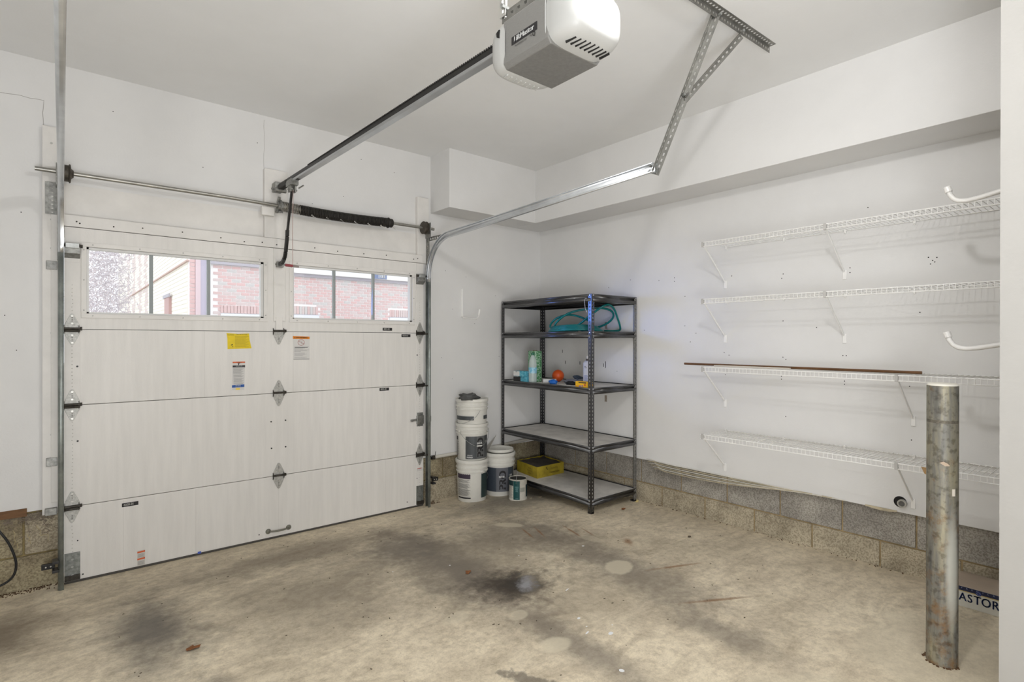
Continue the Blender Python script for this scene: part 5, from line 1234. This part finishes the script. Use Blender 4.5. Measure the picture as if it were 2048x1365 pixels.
# left house: brick front, long side wall receding, white corner post
HL = thing('townhouse', 'cream sided townhouse with a pale brick corner seen through the left door window', 'house', (3.0, 14.1, -.05))
MB().box(2.60, 4.45, 14.13, 14.9, -.05, 3.6).build('mortar_wall', mort_m, HL)
MB().box(2.60, 4.45, 14.05, 14.2, 3.215, 3.275).build('shadow_strip', gshade, HL)  # grey strip painted as the shadow line above the bricks
dn = MB()
for i in range(26): dn.box(2.66+i*.055, 2.69+i*.055, 14.08, 14.14, 3.29, 3.34)
dn.build('dentil', mat('dentil_rose', (216, 180, 178), .8), HL)
rest = {0: MB(), 1: MB(), 2: MB(), 3: MB()}; zt = 3.21; rowh = .0765; row = 0; z = zt-rowh; n2_ = 0
while z > 1.95:
    x = 2.70 + (.1 if row % 2 else 0)
    while x < 3.95:
        if not (x > 2.84 and z < 2.27):
            mi = random.choice((0, 0, 1, 1, 2, 3))
            if n2_ < 75: brick_obj(HL, x+.1, 14.115, z, .180, rowh-.018, .05, mi); n2_ += 1
            else: rest[mi].box(x+.010, x+.190, 14.115, 14.15, z, z+rowh-.018)
        x += .2
    z -= rowh; row += 1
for i in rest:
    if rest[i].v: rest[i].build('distant_bricks', br_m[i], HL, kind='stuff')
m = MB()
for i in range(15): m.box(2.86+i*.072, 2.92+i*.072, 14.10, 14.15, 2.09, 2.27)
m.build('soldier_course', br_m[0], HL, kind='stuff')
MB().box(2.86, 3.95, 14.09, 14.14, 1.2, 2.075).build('window', mat('house_window_white', (236, 238, 244)), HL)
MB().box(2.565, 2.64, 14.02, 14.2, -.05, 3.6).build('corner_post', wtrim, HL, bevel=.01)
MB().box(2.44, 2.565, 14.10, 14.2, -.05, 3.6).build('recess_wall', mat('shaded_siding', (204, 198, 214), .8), HL)  # white siding in the recess, its shade put into the lavender
MB().box(2.34, 2.44, 14.06, 14.2, -.05, 3.6).build('rose_column', mat('rose_column', (226, 204, 208), .8), HL)
m = MB().box(2.226, 2.345, 14.10, 14.3, -.05, 3.3); m.build('corner_mortar', mort_m, HL)
m = MB(); z = 1.9; i = 0
while z < 3.3:
    hh_ = .10 if i % 3 == 0 else .062; m.box(2.228, 2.335, 14.08, 14.13, z, z+hh_); z += hh_+.018; i += 1
m.build('corner_brick', br_m[3], HL, kind='stuff')
cream = mat('cream_siding', (248, 243, 232), .8, var=.02)
m = MB().box(2.226, 2.5, 14.3, 34, -.05, 6.2); m.build('side_wall', cream, HL)
m = MB(); z = 1.7
while z < 6.0: m.box(2.214, 2.227, 14.3, 34, z, z+.085); z += .10
m.build('siding_board', cream, HL, kind='stuff')
MB().box(2.17, 2.23, 14.12, 30, 3.235, 3.27).build('eave_line', mat('rose_eave', (206, 178, 168), .8), HL)
MB().box(2.15, 2.22, 16.6, 17.4, 1.5, 2.57).build('side_window', mat('side_window_rose', (196, 160, 156), .7), HL)
MB().box(2.13, 2.16, 16.45, 17.55, 2.57, 2.66).build('side_window_head', gshade, HL)
m = MB(); random.seed(4)
for i in range(40):
    z = 1.7+.1*i
    for y in (21.6, 23.4, 25.4, 27.6): m.box(2.2115, 2.2275, y+random.uniform(0, .5), y+random.uniform(.7, 1.6), z+.004, z+.082)
m.build('far_boards', br_m[1], HL, kind='stuff')
# bare shrub
T = thing('bare_tree', 'bare twiggy tree outside the left pane of the garage door', 'tree', (.5, 11.0, -.05))
MB().tube([(.5, 11, -.05), (.52, 11, .8), (.48, 11, 1.4)], [.09, .07, .04], 8).build('trunk', mat('bark_grey', (170, 158, 156), .9), T, smooth=True)
tw = MB(); random.seed(17)
for i in range(4200):
    th = random.uniform(0, 2*PI); rr = random.random()**.5; cx = .52+.42*rr*math.cos(th)*random.uniform(.7, 1.15); cy_ = 11+.9*rr*math.sin(th); z = random.uniform(.9, 3.6)
    if cx > .80 and random.random() < .5: continue
    d = Vector((random.uniform(-1, 1), random.uniform(-.5, .5), random.uniform(-.4, 1))).normalized()*random.uniform(.05, .14)
    p = Vector((cx, cy_, z)); tw.tube([p, p+d*.5+Vector((random.uniform(-.01, .01), 0, .01)), p+d], [.006, .004, .0015], 3, caps=False)
tw.build('twigs', mat('twig_mauve', (206, 198, 202), .9), T, kind='stuff')
lf = MB()
for i in range(5200):
    th = random.uniform(0, 2*PI); rr = random.random()**.5; cx = .50+.44*rr*math.cos(th); z = random.uniform(.9, 3.6); p = Vector((cx, 11.1+.9*rr*math.sin(th), z)); s_ = random.uniform(.012, .028)
    if cx > .80 and random.random() < .5: continue
    a = Vector((random.uniform(-1, 1), random.uniform(-1, 1), random.uniform(-1, 1))).normalized(); b = a.orthogonal().normalized()
    lf.add([p-a*s_, p+b*s_*.5, p+a*s_, p-b*s_*.5], [(0, 1, 2, 3)])
lf.build('leaves', mat('pale_leaf', (222, 212, 212), .9), T, kind='stuff')
bpy.context.view_layer.update()
